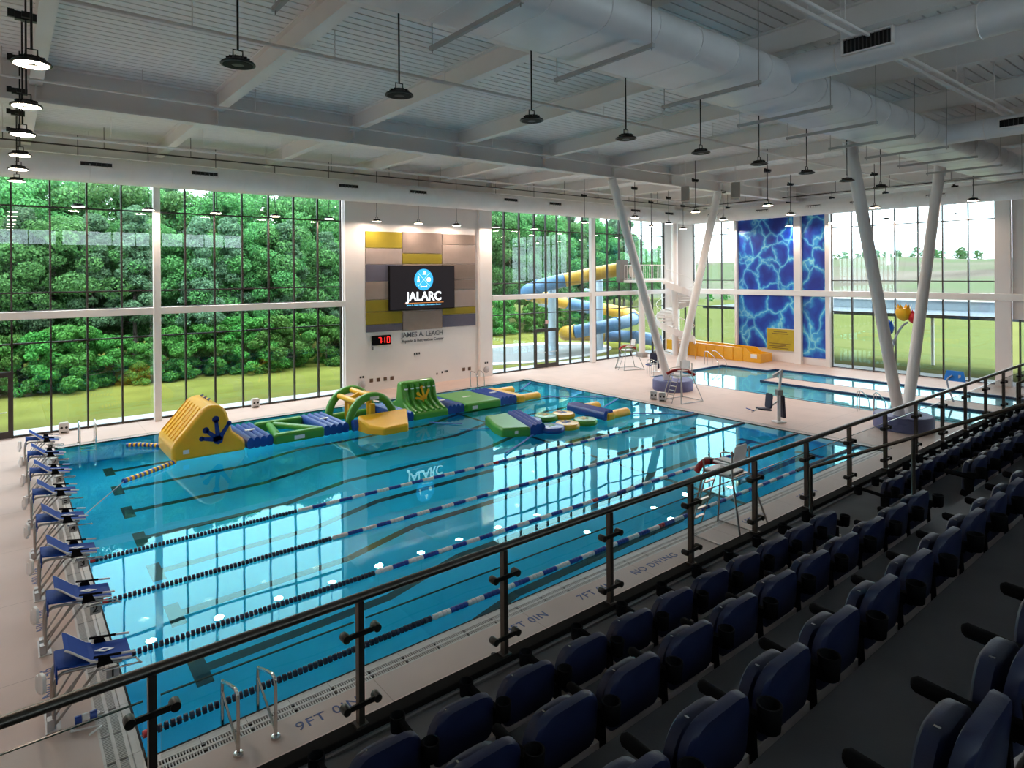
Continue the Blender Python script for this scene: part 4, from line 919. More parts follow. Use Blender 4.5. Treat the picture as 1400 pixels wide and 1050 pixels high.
# ------------------------------------------------------------------ pool lift
def pool_lift(lab, x, y, rz):
    t = thing('pool_lift', lab, 'pool lift', (x, y, 0), rz)
    mb = MB(); mb.box(-.22, .22, -.22, .22, 0, .06); mb.box(-.06, .06, -.06, .06, .06, 1.15); mb.build('mast', WHITEP, t, bevel=.02)
    mb = MB(); mb.prism(rrect(.3, .95, .06), (.16, .02, .18), (0, 1, 0), (-.06, 0, 1), .10); mb.build('battery_cover', NAVY, t, bevel=.02)
    mb = MB(); mb.box(-.10, .14, -.12, .12, 1.15, 1.38); mb.build('motor', mat('lift_grey', (.25, .26, .25), .4), t, bevel=.02)
    mb = MB(); mb.beam((.0, -.05, 1.35), (.12, -.05, 2.2), .05, .08); mb.beam((.08, .07, 1.35), (.14, .07, 2.2), .05, .08); mb.beam((.14, 0, 2.15), (-.25, 0, 1.95), .08, .12); mb.build('arm', WHITEP, t)
    mb = MB(); mb.prism(rrect(.46, .62, .10), (-.45, 0, .62), (0, -1, 0), (.10, 0, 1), .07); mb.build('backrest', NAVY, t, bevel=.02)
    mb = MB(); mb.prism(rrect(.46, .55, .10), (-.42, 0, .60), (0, -1, 0), (-1, 0, .12), .07); mb.build('seat', NAVY, t, bevel=.02)
    mb = MB(); mb.beam((-.92, 0, .62), (-1.25, 0, .5), .06, .03); mb.beam((-.45, 0, .65), (-.05, 0, .9), .06, .06); mb.build('seat_bracket', WHITEP, t)
    mb = MB(); mb.prism(rrect(.34, .24, .04), (-1.2, 0, .58), (0, -1, 0), (-.9, 0, .3), .03); mb.build('footrest', BLUEP, t)
pool_lift('white pool lift with navy seat on the deck between the pools', 23.95, 4.2, -.5)
pool_lift('white pool lift with blue parts behind the round base', 31.0, 14.9+1.3, .3)
# pool wheelchair ramp sign board, slide runout, flower feature, hoop
t = thing('info_board', 'small blue notice board on white post by the yellow runout', 'sign', (37.2, 18.3, 0), .5)
mb = MB(); mb.tube([(0, .03, 0), (0, .03, 2.0)], .04, 10); mb.build('post', WHITEP, t); mb = MB(); mb.box(-.42, .42, -.03, .01, .95, 2.05); mb.build('board', mat('board_blue', (.04, .16, .48), .5), t)
YT = mat('yellow_gelcoat', (.80, .40, .015), .25, var=.04, coat=.4)
t = thing('slide_runout', 'long yellow slide runout trough along the end wall', 'slide', (0, 0, 0))
for (x0, x1, n_) in ((39.35, 39.47, 'side_wall'), (40.75, 40.87, 'side_wall')):
    mb = MB(); mb.prism([(13.9, 0), (13.9, .62), (14.6, .66), (15.0, .95), (21.8, 1.05), (21.8, 0)], (x0, 0, 0), (0, 1, 0), (0, 0, 1), x1-x0); mb.build(n_, YT, t, bevel=.02)
mb = MB(); mb.box(39.47, 40.75, 13.95, 21.8, 0, .22); mb.build('bed', YT, t); mb = MB(); mb.box(39.35, 40.87, 13.83, 13.95, 0, .62); mb.build('end_wall', YT, t, bevel=.02)
mb = MB(); mb.box(39.3, 39.345, 14.1, 14.55, .3, .58); mb.build('label_plate', PRINTW, t)
mb = MB()
for k in range(9): y = 15.2+.75*k; mb.box(39.30, 39.36, y, y+.04, .02, .96)
mb.build('flange_ribs', YT, t)
t = thing('yellow_fence', 'yellow railing at the foot of the slide runout', 'railing', (38.6, 18.6, 0), .6)
mb = MB(); mb.tube([(-1, 0, 1.1), (1, 0, 1.1)], .03, 8); mb.tube([(-1, 0, .15), (1, 0, .15)], .025, 8); mb.build('rail', YT, t)
for k in range(9): mb = MB(); mb.tube([(-1+.25*k, 0, 0), (-1+.25*k, 0, 1.1)], .018, 8); mb.build('baluster', YT, t)
t = thing('flower_feature', 'curved stem water feature with blue yellow and red tulip cups', 'water feature', (35.0, 3.75, -.9))
GS = mat('grey_stem', (.34, .38, .48), .3, .2)
mb = MB(); mb.tube(smooth_path([(.0, 0, 0), (-.2, .1, 1.2), (-.32, .16, 2.4), (-.1, .0, 3.6), (.15, -.25, 4.3), (.3, -.5, 4.55)], 6), .055, 10); mb.build('stem', GS, t)
mb = MB(); mb.tube(smooth_path([(-.15, .02, 3.5), (-.15, .2, 3.8), (-.1, .32, 4.0)], 5), .04, 8); mb.build('branch', GS, t)
def tulip(c, m_, s):
    mb = MB(); mb.lathe([(.05*s, -.3*s), (.26*s, -.16*s), (.33*s, .08*s), (.28*s, .28*s)], c, 14)
    for k in range(6):
        a = 2*PI*k/6; mb.add([(c[0]+math.cos(a-.4)*.28*s, c[1]+math.sin(a-.4)*.28*s, c[2]+.26*s), (c[0]+math.cos(a+.4)*.28*s, c[1]+math.sin(a+.4)*.28*s, c[2]+.26*s), (c[0]+math.cos(a)*.34*s, c[1]+math.sin(a)*.34*s, c[2]+.48*s)], [(0, 1, 2)])
    mb.build('tulip_cup', m_, t)
tulip((-.1, .38, 4.15), mat('tulip_blue', (.01, .12, .65), .3), 1.1); tulip((.32, -.28, 4.95), mat('tulip_yellow', (.85, .45, .01), .3), 1.15); tulip((.5, -.75, 4.75), mat('tulip_red', (.6, .02, .03), .3), 1.0)
t = thing('pool_hoop', 'blue poolside basketball goal on grey pipe', 'goal', (34.3, .95, 0), .2)
mb = MB(); mb.tube(smooth_path([(0, 0, 0), (-.05, .15, .5), (0, .25, 1.0), (0, .05, 1.25)], 5), .045, 8); mb.build('post', GS, t)
mb = MB(); mb.prism([(-.45, -.2), (.45, -.2), (.35, .28), (-.35, .28)], (0, -.05, 1.2), (.2, 1, 0), (.35, 0, 1), .05); mb.build('backboard', mat('goal_blue', (.01, .20, .70), .35), t, bevel=.015); mb = MB(); mb.box(-.05, .35, -.3, -.2, 1.05, 1.3); mb.build('mount', WHITEP, t)

# ------------------------------------------------------------------ slide stair tower
t = thing('stair_tower', 'white helical stair with railed landing in the far corner', 'stair', (38.6, 20.4, 0))
mb = MB(); mb.tube([(0, 0, 0), (0, 0, 11)], .24, 16); mb.build('newel_column', STEELW, t)
NS = 28; a0 = PI; z_top = 5.8
for k in range(NS):
    z = z_top-(k+1)*.205; aa = a0+2*PI*k/16; ab = aa+2*PI/16
    mb = MB(); ri, ro = .25, 1.45
    P_ = [(ri*math.cos(aa), ri*math.sin(aa)), (ro*math.cos(aa), ro*math.sin(aa)), (ro*math.cos(ab), ro*math.sin(ab)), (ri*math.cos(ab), ri*math.sin(ab))]
    mb.prism(P_, (0, 0, z-.12), (1, 0, 0), (0, 1, 0), .15); st = mb.build('tread', STEELW, t)
    am = (aa+ab)/2
    if k % 2 == 0: mb = MB(); mb.tube([(1.42*math.cos(am), 1.42*math.sin(am), z), (1.42*math.cos(am), 1.42*math.sin(am), z+1.0)], .014, 6); mb.build('baluster', STEELW, st)
hp = [(1.42*math.cos(a0+2*PI*(k+.5)/16), 1.42*math.sin(a0+2*PI*(k+.5)/16), z_top-(k+1)*.205+1.0) for k in range(NS)]
mb = MB(); mb.tube(hp, .025, 8); mb.build('handrail', STEELW, t)
op = [(1.47*math.cos(a0+2*PI*(k+.5)/16), 1.47*math.sin(a0+2*PI*(k+.5)/16), z_top-(k+1)*.205) for k in range(NS)]
mb = MB()
for a, b in zip(op, op[1:]): mb.add([(a[0], a[1], a[2]-.42), (b[0], b[1], b[2]-.42), (b[0], b[1], b[2]+.08), (a[0], a[1], a[2]+.08), (a[0]*.97, a[1]*.97, a[2]-.42), (b[0]*.97, b[1]*.97, b[2]-.42), (b[0]*.97, b[1]*.97, b[2]+.08), (a[0]*.97, a[1]*.97, a[2]+.08)], [(0, 1, 2, 3), (7, 6, 5, 4), (3, 2, 6, 7), (4, 5, 1, 0)])
mb.build('stringer', STEELW, t)
t = thing('slide_platform', 'white railed slide launch platform on a round post', 'platform', (0, 0, 0))
mb = MB(); mb.box(34.4, 38.4, 20.5, 22.0, 5.62, 5.80); mb.build('deck', STEELW, t)
mb = MB(); mb.tube([(36.0, 21.5, 0), (36.0, 21.5, 5.62)], .24, 16); mb.build('post', STEELW, t)
mb = MB(); mb.box(35.7, 36.3, 21.2, 21.8, 0, .35); mb.build('post_base', mat('base_grey', (.35, .32, .30), .6), t)
for (a, b) in (((34.4, 20.55), (38.0, 20.55)), ((34.45, 20.55), (34.45, 21.8))):
    mb = MB(); mb.tube([(a[0], a[1], 6.9), (b[0], b[1], 6.9)], .025, 8); mb.tube([(a[0], a[1], 5.9), (b[0], b[1], 5.9)], .02, 8); r_ = mb.build('guard_rail', STEELW, t)
    L_ = math.hypot(b[0]-a[0], b[1]-a[1]); n_ = int(L_/.22)
    for k in range(n_+1): f = k/n_; mb = MB(); x, y = a[0]+(b[0]-a[0])*f, a[1]+(b[1]-a[1])*f; mb.tube([(x, y, 5.8), (x, y, 6.9)], .012, 6); mb.build('baluster', STEELW, r_)
mb = MB(); mb.box(34.0, 34.9, 21.85, 22.22, 5.62, 7.3); mb.build('launch_box', mat('launch_grey', (.16, .15, .14), .5), t)
mb = MB(); mb.lathe([(.50, 0), (.50, .06)], (35.3, 21.7, 6.45), 20, 'y'); mb.build('flume_mouth', mat('mouth_tan', (.42, .36, .30), .5), t)
# ------------------------------------------------------------------ spectator stand
Z1, RISE, RUN, NROW = 2.73, .48, .935, 9
YF = -4.80
mb = MB()
for r in range(NROW):
    y0 = YF if r == 0 else -6.15-RUN*(r-1); y1 = -6.15-RUN*r
    mb.box(-6, XW, y1, y0, Z1+RISE*r-.25 if r else Z1-.35, Z1+RISE*r)
    if r: mb.box(-6, XW, y0-.12, y0, Z1+RISE*(r-1)-.2, Z1+RISE*r-.25)
mb.box(-6, XW, -15, -6.15-RUN*(NROW-1), Z1+RISE*(NROW-1)-.2, Z1+RISE*(NROW-1))
stand = struct(mb.build('grandstand', CONCRETE), 'dark stepped floor of the spectator stand')
mb = MB(); mb.box(-6, XW, YF-.14, YF-.0, Z1, Z1+.06); mb.build('kerb', mat('kerb_dark', (.014, .012, .011), .8, 0, spec=.05), stand, bevel=.01, seg=1)
mb = MB(); mb.box(-6, XW, YF-.20, YF-.175, Z1, Z1+.02); mb.build('edge_strip', mat('edge_metal', (.28, .26, .25), .35, .8), stand)
AIS = [(6.42, 7.62), (16.35, 17.55), (26.3, 27.5)]
for r in range(1, NROW):
    y0 = -6.15-RUN*(r-1); x = -6
    for a, b in AIS+[(XW, XW)]:
        mb = MB(); mb.box(x+.1, a-.1, y0+.03, y0+.10, Z1+RISE*(r-1)+.41, Z1+RISE*(r-1)+.485); mb.build('seat_beam', NOSING, stand); x = b
    for a, b in AIS:
        mb = MB(); mb.box(a+.03, b-.03, y0, y0+.36, Z1+RISE*(r-1), Z1+RISE*(r-.5)); mb.build('aisle_step', CONCRETE, stand)

# ---- seats
def make_seat(front, arm_both=False):
    """origin on the row floor under the back top edge centre; faces +Y"""
    t = thing('stadium_seat', 'x', 'seat')
    tl = Vector((0, -.09, .996)).normalized()
    mb = MB(); w, h = .47, .335; out = rrect(w, h, .125, 6, .06)
    vs = []; 
    def surf(px, pz, off): return Vector((px, .02, .495))+tl*pz+Vector((0, 1, .09)).normalized()*(off*.8+.22*px*px)
    n_ = len(out); 
    for off, k_ in ((0, 1), (.045, 1)): vs += [surf(a, b, off) for a, b in out]
    vs += [surf(a*.90, .02+b*.94, -.016) for a, b in out]; vs += [surf(a*.90, .02+b*.94, .050) for a, b in out]
    fs = [(k, (k+1) % n_, n_+(k+1) % n_, n_+k) for k in range(n_)]
    fs += [(2*n_+k, 2*n_+(k+1) % n_, (k+1) % n_, k) for k in range(n_)] + [(n_+k, n_+(k+1) % n_, 3*n_+(k+1) % n_, 3*n_+k) for k in range(n_)]
    mb.add(vs, fs, True); mb.f += [tuple(2*n_+k for k in range(n_))[::-1], tuple(3*n_+k for k in range(n_))]; mb.sm += [True, True]
    bk = mb.build('backrest', NAVY, t)
    mb = MB(); vs = []; tp = Vector((0, -.02, 1)).normalized(); out2 = rrect(.42, .36, .15, 6, .06)
    def s2(px, pz, off): return Vector((px, .105, .405))+tp*pz+Vector((0, 1, 0))*(off*.8-.12*px*px)
    for off in (0, .06): vs += [s2(a, b, off) for a, b in out2]
    vs += [s2(a*.88, .025+b*.90, -.016) for a, b in out2]+[s2(a*.88, .025+b*.90, .075) for a, b in out2]; n_ = len(out2)
    fs = [(k, (k+1) % n_, n_+(k+1) % n_, n_+k) for k in range(n_)]+[(2*n_+k, 2*n_+(k+1) % n_, (k+1) % n_, k) for k in range(n_)]+[(n_+k, n_+(k+1) % n_, 3*n_+(k+1) % n_, 3*n_+k) for k in range(n_)]
    mb.add(vs, fs, True); mb.f += [tuple(2*n_+k for k in range(n_))[::-1], tuple(3*n_+k for k in range(n_))]; mb.sm += [True, True]
    pn = mb.build('seat_pan', NAVY, t)
    mb = MB(); mb.box(-.085, -.055, .105, .125, .748, .763); mb.build('row_tag', CHROME, pn)
    for s in ((-1, 1) if arm_both else (-1,)):
        x = .28*s
        mb = MB(); mb.beam((x, .03, .02), (x, .06, .60), .035, .09, up=(0, 1, 0)); mb.box(x-.04, x+.04, -.02, .16, 0, .02); mb.beam((x, .02, .40), (x, .14, .43), .05, .06); mb.build('standard', BLACKP, t)
        if front:
            mb = MB(); mb.tube([(x, .06, .62), (x, .34, .645)], .024, 8); ar = mb.build('armrest', BLACKP, t)
            mb = MB(); mb.lathe([(.035, -.10), (.048, -.09), (.052, .0), (.052, .012), (.044, .012), (.040, -.07), (.0, -.07)], (x, .40, .655), 16); mb.build('cup_holder', BLACKP, ar)
        else:
            mb = MB(); mb.tube([(x+.02, .0, .615), (x+.02, .04, .63), (x+.02, .30, .645), (x+.02, .315, .643)], [.02, .030, .030, .02], 10); mb.build('armrest', BLACKP, t)
        mb = MB(); mb.lathe([(.036, -.11), (.046, -.10), (.054, 0), (.054, .012), (.046, .012), (.040, -.08), (.0, -.08)], (x-.03, -.075, .765), 16); mb.box(x-.05, x-.01, -.06, .06, .64, .70); mb.build('rear_cup_holder', BLACKP, t)
    return t
sF, sFe, sR, sRe = make_seat(True), make_seat(True, True), make_seat(False), make_seat(False, True)
rown = ['front row', 'second row', 'third row', 'fourth row']
def row(r, x0, n_, sec, group):
    for k in range(n_):
        last = k == n_-1; pr_ = (sFe if last else sF) if r == 0 else (sRe if last else sR)
        x = x0+.56*k
        q = ORDN[n_-1-k] if x < 7 else ORDN[k]
        l = 'folded navy stadium seat in the %s %s, %s from the aisle' % (rown[r], sec, q)
        put(pr_, (x, -6.15-RUN*r, Z1+RISE*r), l, group % rown[r])
S1, S2 = 'before the aisle rail', 'past the aisle rail'
row(0, -1.35, 14, S1, '%s seats before the aisle rail'); row(0, 7.95, 15, S2, '%s seats past the aisle rail')
row(1, -1.32, 14, S1, '%s seats before the aisle rail'); row(1, 7.95, 15, S2, '%s seats past the aisle rail')
row(2, -.77, 13, S1, '%s seats before the aisle rail'); row(2, 7.95, 8, S2, '%s seats past the aisle rail')
row(3, .34, 11, S1, '%s seats before the aisle rail')

# ---- front guard rail
YR, ZRAIL = -4.885, 3.80
t = thing('guard_rail', 'dark steel guard rail with glass panels along the stand front', 'railing', (0, YR, Z1))
mb = MB(); mb.tube([(-5.8, 0, ZRAIL-Z1), (XW-.5, 0, ZRAIL-Z1)], .042, 14, ry=.032); mb.build('top_rail', RAILM, t)
PS = 1.446; px0 = -.699-PS*3
pm = MB(); pm.box(-.024, .024, -.03, .03, .06, ZRAIL-Z1-.03); pm.box(-.05, .05, -.05, .05, .06, .08); pme = detached(pm, 'post', RAILM)
cm = MB(); cm.beam((-.13, -.035, -.002), (.13, -.035, .002), .016, .04)
for s in (-1, 1): cm.lathe([(.012, -.06), (.032, -.055), (.034, -.03), (.034, .02), (.028, .03)], (s*.13, 0, 0), 14, 'y')
clm = detached(cm, 'glass_clamp', mat('clamp_black', (.03, .028, .025), .3, .7))
gmb = MB(); gmb.box(.05, PS-.05, -.006, .006, .13, .89); gme = detached(gmb, 'glass_panel', RGLASS)
emb = MB(); emb.box(.05, PS-.05, -.0065, .0065, .885, .893); eme = detached(emb, 'glass_edge', mat('glass_edge_dark', (.03, .06, .05), .2))
for k in range(32):
    x = px0+PS*k
    if x > XW-1: break
    o = mesh_obj('post', pme, t); o.location.x = x; c = mesh_obj('glass_clamp', clm, o); c.location.z = .80; c = mesh_obj('glass_clamp', clm, o); c.location.z = .24
    g = mesh_obj('glass_panel', gme, t); g.location.x = x; mesh_obj('glass_edge', eme, g)
# ---- aisle hand rails
for (x, l) in ((7.0, 'sloping dark steel handrail in the aisle by the near seats'), (16.9, 'sloping dark steel handrail in the aisle further along the stand')):
    t = thing('aisle_handrail', l, 'railing', (x, -5.43, Z1)); sl = RISE/RUN
    mb = MB(); mb.tube([(0, 0, 0), (0, 0, .98), (0, -.03, 1.0), (0, -3.9, 1.0+3.87*.525)], .022, 10); mb.build('rail', RAILM, t)
    for k, yy in enumerate((-1.23, -2.5, -3.85)):
        zf = Z1+RISE*int((5.43-yy-6.15)/RUN+1)-Z1 if yy < -1 else 0
        mb = MB(); mb.tube([(0, yy, zf), (0, yy, 1.0+(-.03-yy)*.525)], .022, 10); mb.build('post', RAILM, t)
# ------------------------------------------------------------------ outdoors
GRASS = mat('lawn_grass', (.15, .155, .036), .9, var=.22, vs=.35, bump=.4, bs=30, spec=0)
FIELD = mat('turf_field', (.092, .104, .036), .9, var=.06, vs=.15, spec=0)
def soil_mat():
    m = mat('hill_scrub', (.115, .098, .082), .95, var=.25, vs=.06, bump=.2, bs=2, spec=0); nt = m.node_tree; b_ = nt.nodes['Principled BSDF']
    t_ = nt.nodes.new('ShaderNodeTexCoord'); mp_ = nt.nodes.new('ShaderNodeMapping'); mp_.inputs['Scale'].default_value = (.05, .012, .05); n_ = nt.nodes.new('ShaderNodeTexNoise'); n_.inputs['Scale'].default_value = 1; n_.inputs['Detail'].default_value = 6
    r_ = nt.nodes.new('ShaderNodeValToRGB'); r_.color_ramp.elements[0].position = .42; r_.color_ramp.elements[1].position = .58; mx_ = nt.nodes.new('ShaderNodeMix'); mx_.data_type = 'RGBA'
    old = b_.inputs['Base Color'].links[0].from_socket; L = nt.links.new
    L(t_.outputs['Object'], mp_.inputs['Vector']); L(mp_.outputs[0], n_.inputs['Vector']); L(n_.outputs['Fac'], r_.inputs['Fac']); L(r_.outputs[0], mx_.inputs[0]); L(old, mx_.inputs[6]); mx_.inputs[7].default_value = (.085, .105, .06, 1); L(mx_.outputs[2], b_.inputs['Base Color'])
    return m
SOIL = soil_mat()
WALK = mat('outdoor_walk', (.50, .50, .52), .8, var=.05)
def ground(name, poly, z, m, lab):
    mb = MB(); mb.prism(poly, (0, 0, z-.2), (1, 0, 0), (0, 1, 0), .2); return struct(mb.build(name, m), lab)
ground('lawn', [(-80, 22.45), (43, 22.45), (43, 90), (-80, 90)], -.06, GRASS, 'lawn between the building and the woods')
ground('field', [(43, -150), (260, -150), (260, 160), (43, 160)], -.07, FIELD, 'broad pale green field beyond the end wall')
ground('walkway', [(-40, 22.46), (43.5, 22.46), (43.5, 23.9), (-40, 23.9)], -.02, WALK, 'pale concrete walk outside the glass wall')
ground('walkway', [(41.5, -40), (43.2, -40), (43.2, 23.9), (41.5, 23.9)], -.02, WALK, 'pale concrete walk outside the end wall')
ground('terrace', [(31+8*math.cos(a)*1.15, 30+5.5*math.sin(a)) for a in [2*PI*k/40 for k in range(40)]], -.015, WALK, 'pale rounded terrace under the outdoor slide')
ground('splash_pad', [(31.5+6.3*math.cos(a)*1.15, 29.5+4.2*math.sin(a)) for a in [2*PI*k/40 for k in range(40)]], .0, mat('splash_pad', (.17, .18, .19), .5), 'grey splash pad under the outdoor slide')
# canopy over the field side walk
t = thing('canopy', 'blue grey flat canopy with white edge outside the end wall', 'canopy', (0, 0, 0))
CB = mat('canopy_blue', (.06, .085, .11), .7); CP = mat('parapet_blue', (.30, .38, .45), .6)
mb = MB(); mb.box(XW+.35, XW+6.5, -12, 20, 3.50, 3.66); mb.build('roof_membrane', CB, t)
mb = MB(); mb.box(XW+6.5, XW+6.8, -12, 20.2, 3.45, 4.26); mb.build('parapet', CP, t)
mb = MB(); mb.box(XW+6.4, XW+6.9, -12, 20.2, 4.26, 4.34); mb.build('coping', WHITE, t)
for y in (-10, -2, 6, 19): mb = MB(); mb.tube([(XW+6.2, y, -.05), (XW+6.2, y, 3.5)], .1, 10); mb.build('post', STEELW, t)

# hill beyond the field
nx, ny = 40, 60; mb = MB(); vs = []
for i in range(nx+1):
    for j in range(ny+1):
        x = 120+i*6.5; y = -160+j*6
        f = min(1, max(0, (x-125)/120)); z = -.1+9.6*(f*f*(3-2*f))+(1.2*math.sin(x*.05+y*.03)+.8*math.sin(y*.11+x*.02))*f
        vs.append((x, y, z))
mb.add(vs, [(i*(ny+1)+j, (i+1)*(ny+1)+j, (i+1)*(ny+1)+j+1, i*(ny+1)+j+1) for i in range(nx) for j in range(ny)], True)
struct(mb.build('hill', SOIL), 'low brown scrubby hill beyond the field')

# ---- vegetation
def leaf_mat(name, c, var=.35):
    m = bpy.data.materials.new(name); m.use_nodes = True; nt = m.node_tree; b = nt.nodes['Principled BSDF']; b.inputs['Roughness'].default_value = .6; b.inputs['Specular IOR Level'].default_value = .2
    g = nt.nodes.new('ShaderNodeNewGeometry'); oi = nt.nodes.new('ShaderNodeObjectInfo')
    r = nt.nodes.new('ShaderNodeValToRGB'); r.color_ramp.elements[0].color = tuple(x*(1-var) for x in c)+(1,); r.color_ramp.elements[1].color = (min(1, c[0]*(1+var*1.6)), min(1, c[1]*(1+var)), c[2]*(1+var*.4), 1)
    nt.links.new(g.outputs['Random Per Island'], r.inputs['Fac'])
    h = nt.nodes.new('ShaderNodeHueSaturation'); mr = nt.nodes.new('ShaderNodeMapRange'); mr.inputs[3].default_value = .48; mr.inputs[4].default_value = .525
    m2 = nt.nodes.new('ShaderNodeMapRange'); m2.inputs[3].default_value = .7; m2.inputs[4].default_value = 1.25
    nt.links.new(oi.outputs['Random'], mr.inputs[0]); nt.links.new(oi.outputs['Random'], m2.inputs[0]); nt.links.new(mr.outputs[0], h.inputs['Hue']); nt.links.new(m2.outputs[0], h.inputs['Value'])
    nt.links.new(r.outputs[0], h.inputs['Color']); nt.links.new(h.outputs[0], b.inputs['Base Color'])
    tr = nt.nodes.new('ShaderNodeBsdfTranslucent'); mx = nt.nodes.new('ShaderNodeMixShader'); mx.inputs[0].default_value = .35; o = nt.nodes['Material Output']
    nt.links.new(h.outputs[0], tr.inputs[0]); nt.links.new(b.outputs[0], mx.inputs[1]); nt.links.new(tr.outputs[0], mx.inputs[2]); nt.links.new(mx.outputs[0], o.inputs[0])
    MATS[name] = m; return m
LEAF_D = leaf_mat('broadleaf', (.085, .25, .085)); LEAF_P = leaf_mat('pine_needles', (.10, .21, .125)); LEAF_S = leaf_mat('shrub_leaf', (.075, .24, .055))
BARK = mat('bark', (.085, .07, .06), .95, var=.35, vs=5, bump=.8, bs=14, stretch=(3, 3, .4))
def leaf_cloud(name, seed, centers, n, size, elong, m):
    rng = np.random.default_rng(seed); C = np.array(centers, float)        # x,y,z,r
    w = C[:, 3]**2; idx = rng.choice(len(C), n, p=w/w.sum())
    d = rng.normal(size=(n, 3)); d /= np.linalg.norm(d, axis=1)[:, None]; rad = C[idx, 3]*rng.uniform(.45, 1.0, n)**.5
    P = C[idx, :3]+d*rad[:, None]*np.array([1, 1, .7])
    nrm = d+rng.normal(scale=.6, size=(n, 3)); nrm /= np.linalg.norm(nrm, axis=1)[:, None]
    a = np.cross(nrm, rng.normal(size=(n, 3))); a /= np.linalg.norm(a, axis=1)[:, None]; b = np.cross(nrm, a)
    s = size*rng.uniform(.6, 1.3, n)[:, None]
    v = np.empty((n, 4, 3)); v[:, 0] = P-a*s*elong; v[:, 1] = P-b*s*.5; v[:, 2] = P+a*s*elong; v[:, 3] = P+b*s*.5
    me = bpy.data.meshes.new(name); me.vertices.add(n*4); me.vertices.foreach_set('co', v.reshape(-1)); me.loops.add(n*4); me.loops.foreach_set('vertex_index', np.arange(n*4, dtype=np.int32))
    me.polygons.add(n); me.polygons.foreach_set('loop_start', np.arange(0, n*4, 4, dtype=np.int32)); me.polygons.foreach_set('loop_total', np.full(n, 4, dtype=np.int32)); me.update(); me.validate(); me.materials.append(m)
    return me
def broad_centers(seed, h, r, n, zm=.22):
    q = random.Random(seed); out = []
    for k in range(n):
        z = h*q.uniform(zm, .97); f = math.sin(PI*min(1, max(.05, (z/h-.12)/.9)))**.6 if zm > .1 else 1-.5*(z/h)**2; a = q.uniform(0, 2*PI); d = r*f*q.uniform(.2, 1)
        out.append((d*math.cos(a), d*math.sin(a), z, q.uniform(.5, 1.0)*r*.27))
    return out
def pine_centers(seed, h, n):
    q = random.Random(seed); out = []
    for k in range(n):
        z = h*q.uniform(.33, 1); d = (1-z/h)*2.6+.5; a = q.uniform(0, 2*PI); d *= q.uniform(.3, 1)
        out.append((d*math.cos(a), d*math.sin(a), z, q.uniform(.5, .95)))
    return out
BRO = [leaf_cloud('foliage', 10+k, broad_centers(k, 9+k, 3.4, 85), 34000, .115, .62, LEAF_D) for k in range(3)]
PIN = [leaf_cloud('foliage', 20+k, pine_centers(k, 17, 90), 26000, .17, .8, LEAF_P) for k in range(3)]
SHR = [leaf_cloud('foliage', 30+k, broad_centers(50+k, 2.6, 1.5, 48, .06), 12000, .085, .6, LEAF_S) for k in range(3)]
def trunk_mesh(h, r, br, seed):
    q = random.Random(seed); mb = MB(); P = smooth_path([(0, 0, -.2), (q.uniform(-.1, .1), q.uniform(-.1, .1), h*.4), (q.uniform(-.25, .25), q.uniform(-.25, .25), h)], 5)
    mb.tube(P, [r*(1-.75*i/(len(P)-1)) for i in range(len(P))], 9)
    for k in range(br):
        z = h*q.uniform(.25, .9); a = q.uniform(0, 2*PI); l = q.uniform(1.2, 2.4)*(1.2-z/h); mb.tube([(0, 0, z), (math.cos(a)*l*.5, math.sin(a)*l*.5, z+.25), (math.cos(a)*l, math.sin(a)*l, z+.35)], [r*.3, r*.2, r*.08], 6)
    return detached(mb, 'trunk', BARK)
TB = [trunk_mesh(8, .16, 7, k) for k in range(3)]; TP = [trunk_mesh(16.5, .24, 14, 5+k) for k in range(3)]; TS = [trunk_mesh(1.6, .04, 5, 9+k) for k in range(3)]
def plant(kind, k, x, y, s, rz, label, group, z=0):
    nm, cat, F, T = {'b': ('broadleaf_tree', 'tree', BRO, TB), 'p': ('pine_tree', 'tree', PIN, TP), 's': ('shrub', 'shrub', SHR, TS)}[kind]
    t = thing(nm, label, cat, (x, y, z), rz, group); t.scale = (s, s, s)
    f = mesh_obj('foliage', F[k % 3], t); f['kind'] = 'stuff'; mesh_obj('trunk', T[k % 3], t)
rq = random.Random(3)
for k in range(24):
    plant('s', k, -5.5+1.15*k+rq.uniform(-.3, .3), 33.8+rq.uniform(0, 1.2), rq.uniform(.8, 1.45), rq.uniform(0, 6), 'leafy green shrub at the lawn edge seen through the wooded glass wall', 'shrubs at the lawn edge', -.06)
for k in range(9):
    plant('p', k, -4+3.1*k+rq.uniform(-.7, .7), 35.2+rq.uniform(0, 3), rq.uniform(.56, .64), rq.uniform(0, 6), 'tall pine with bare dark trunk behind the lawn shrubs', 'pines behind the lawn shrubs', -.06)
for k in range(14):
    plant('b', k, -6+2.4*k+rq.uniform(-.8, .8), 37.2+rq.uniform(0, 3.5), rq.uniform(9.0, 10.6)/(9+k % 3), rq.uniform(0, 6), 'green broadleaf tree in the woods behind the lawn', 'broadleaf trees behind the lawn', -.06)
for k in range(18):
    plant('b', k+1, -10+2.5*k+rq.uniform(-.7, .7), 44+rq.uniform(0, 3), rq.uniform(13.0, 13.8)/(9+(k+1) % 3), rq.uniform(0, 6), 'large broadleaf tree deep in the woods behind the lawn', 'deep wood broadleaf trees', -.06)
for k in range(14):
    plant('p', k+1, -9+3.1*k+rq.uniform(-1, 1), 48.5+rq.uniform(0, 2.5), rq.uniform(.80, .86), rq.uniform(0, 6), 'tall pine deep in the woods behind the lawn', 'deep wood pines', -.06)
for k in range(16):
    plant('b', k+2, 32+2.5*k+rq.uniform(-1, 1), 46+.35*k+rq.uniform(0, 5), rq.uniform(12.5, 14.8)/(9+(k+2) % 3), rq.uniform(0, 6), 'green broadleaf tree beyond the outdoor slide', 'broadleaf trees beyond the slide', -.06)
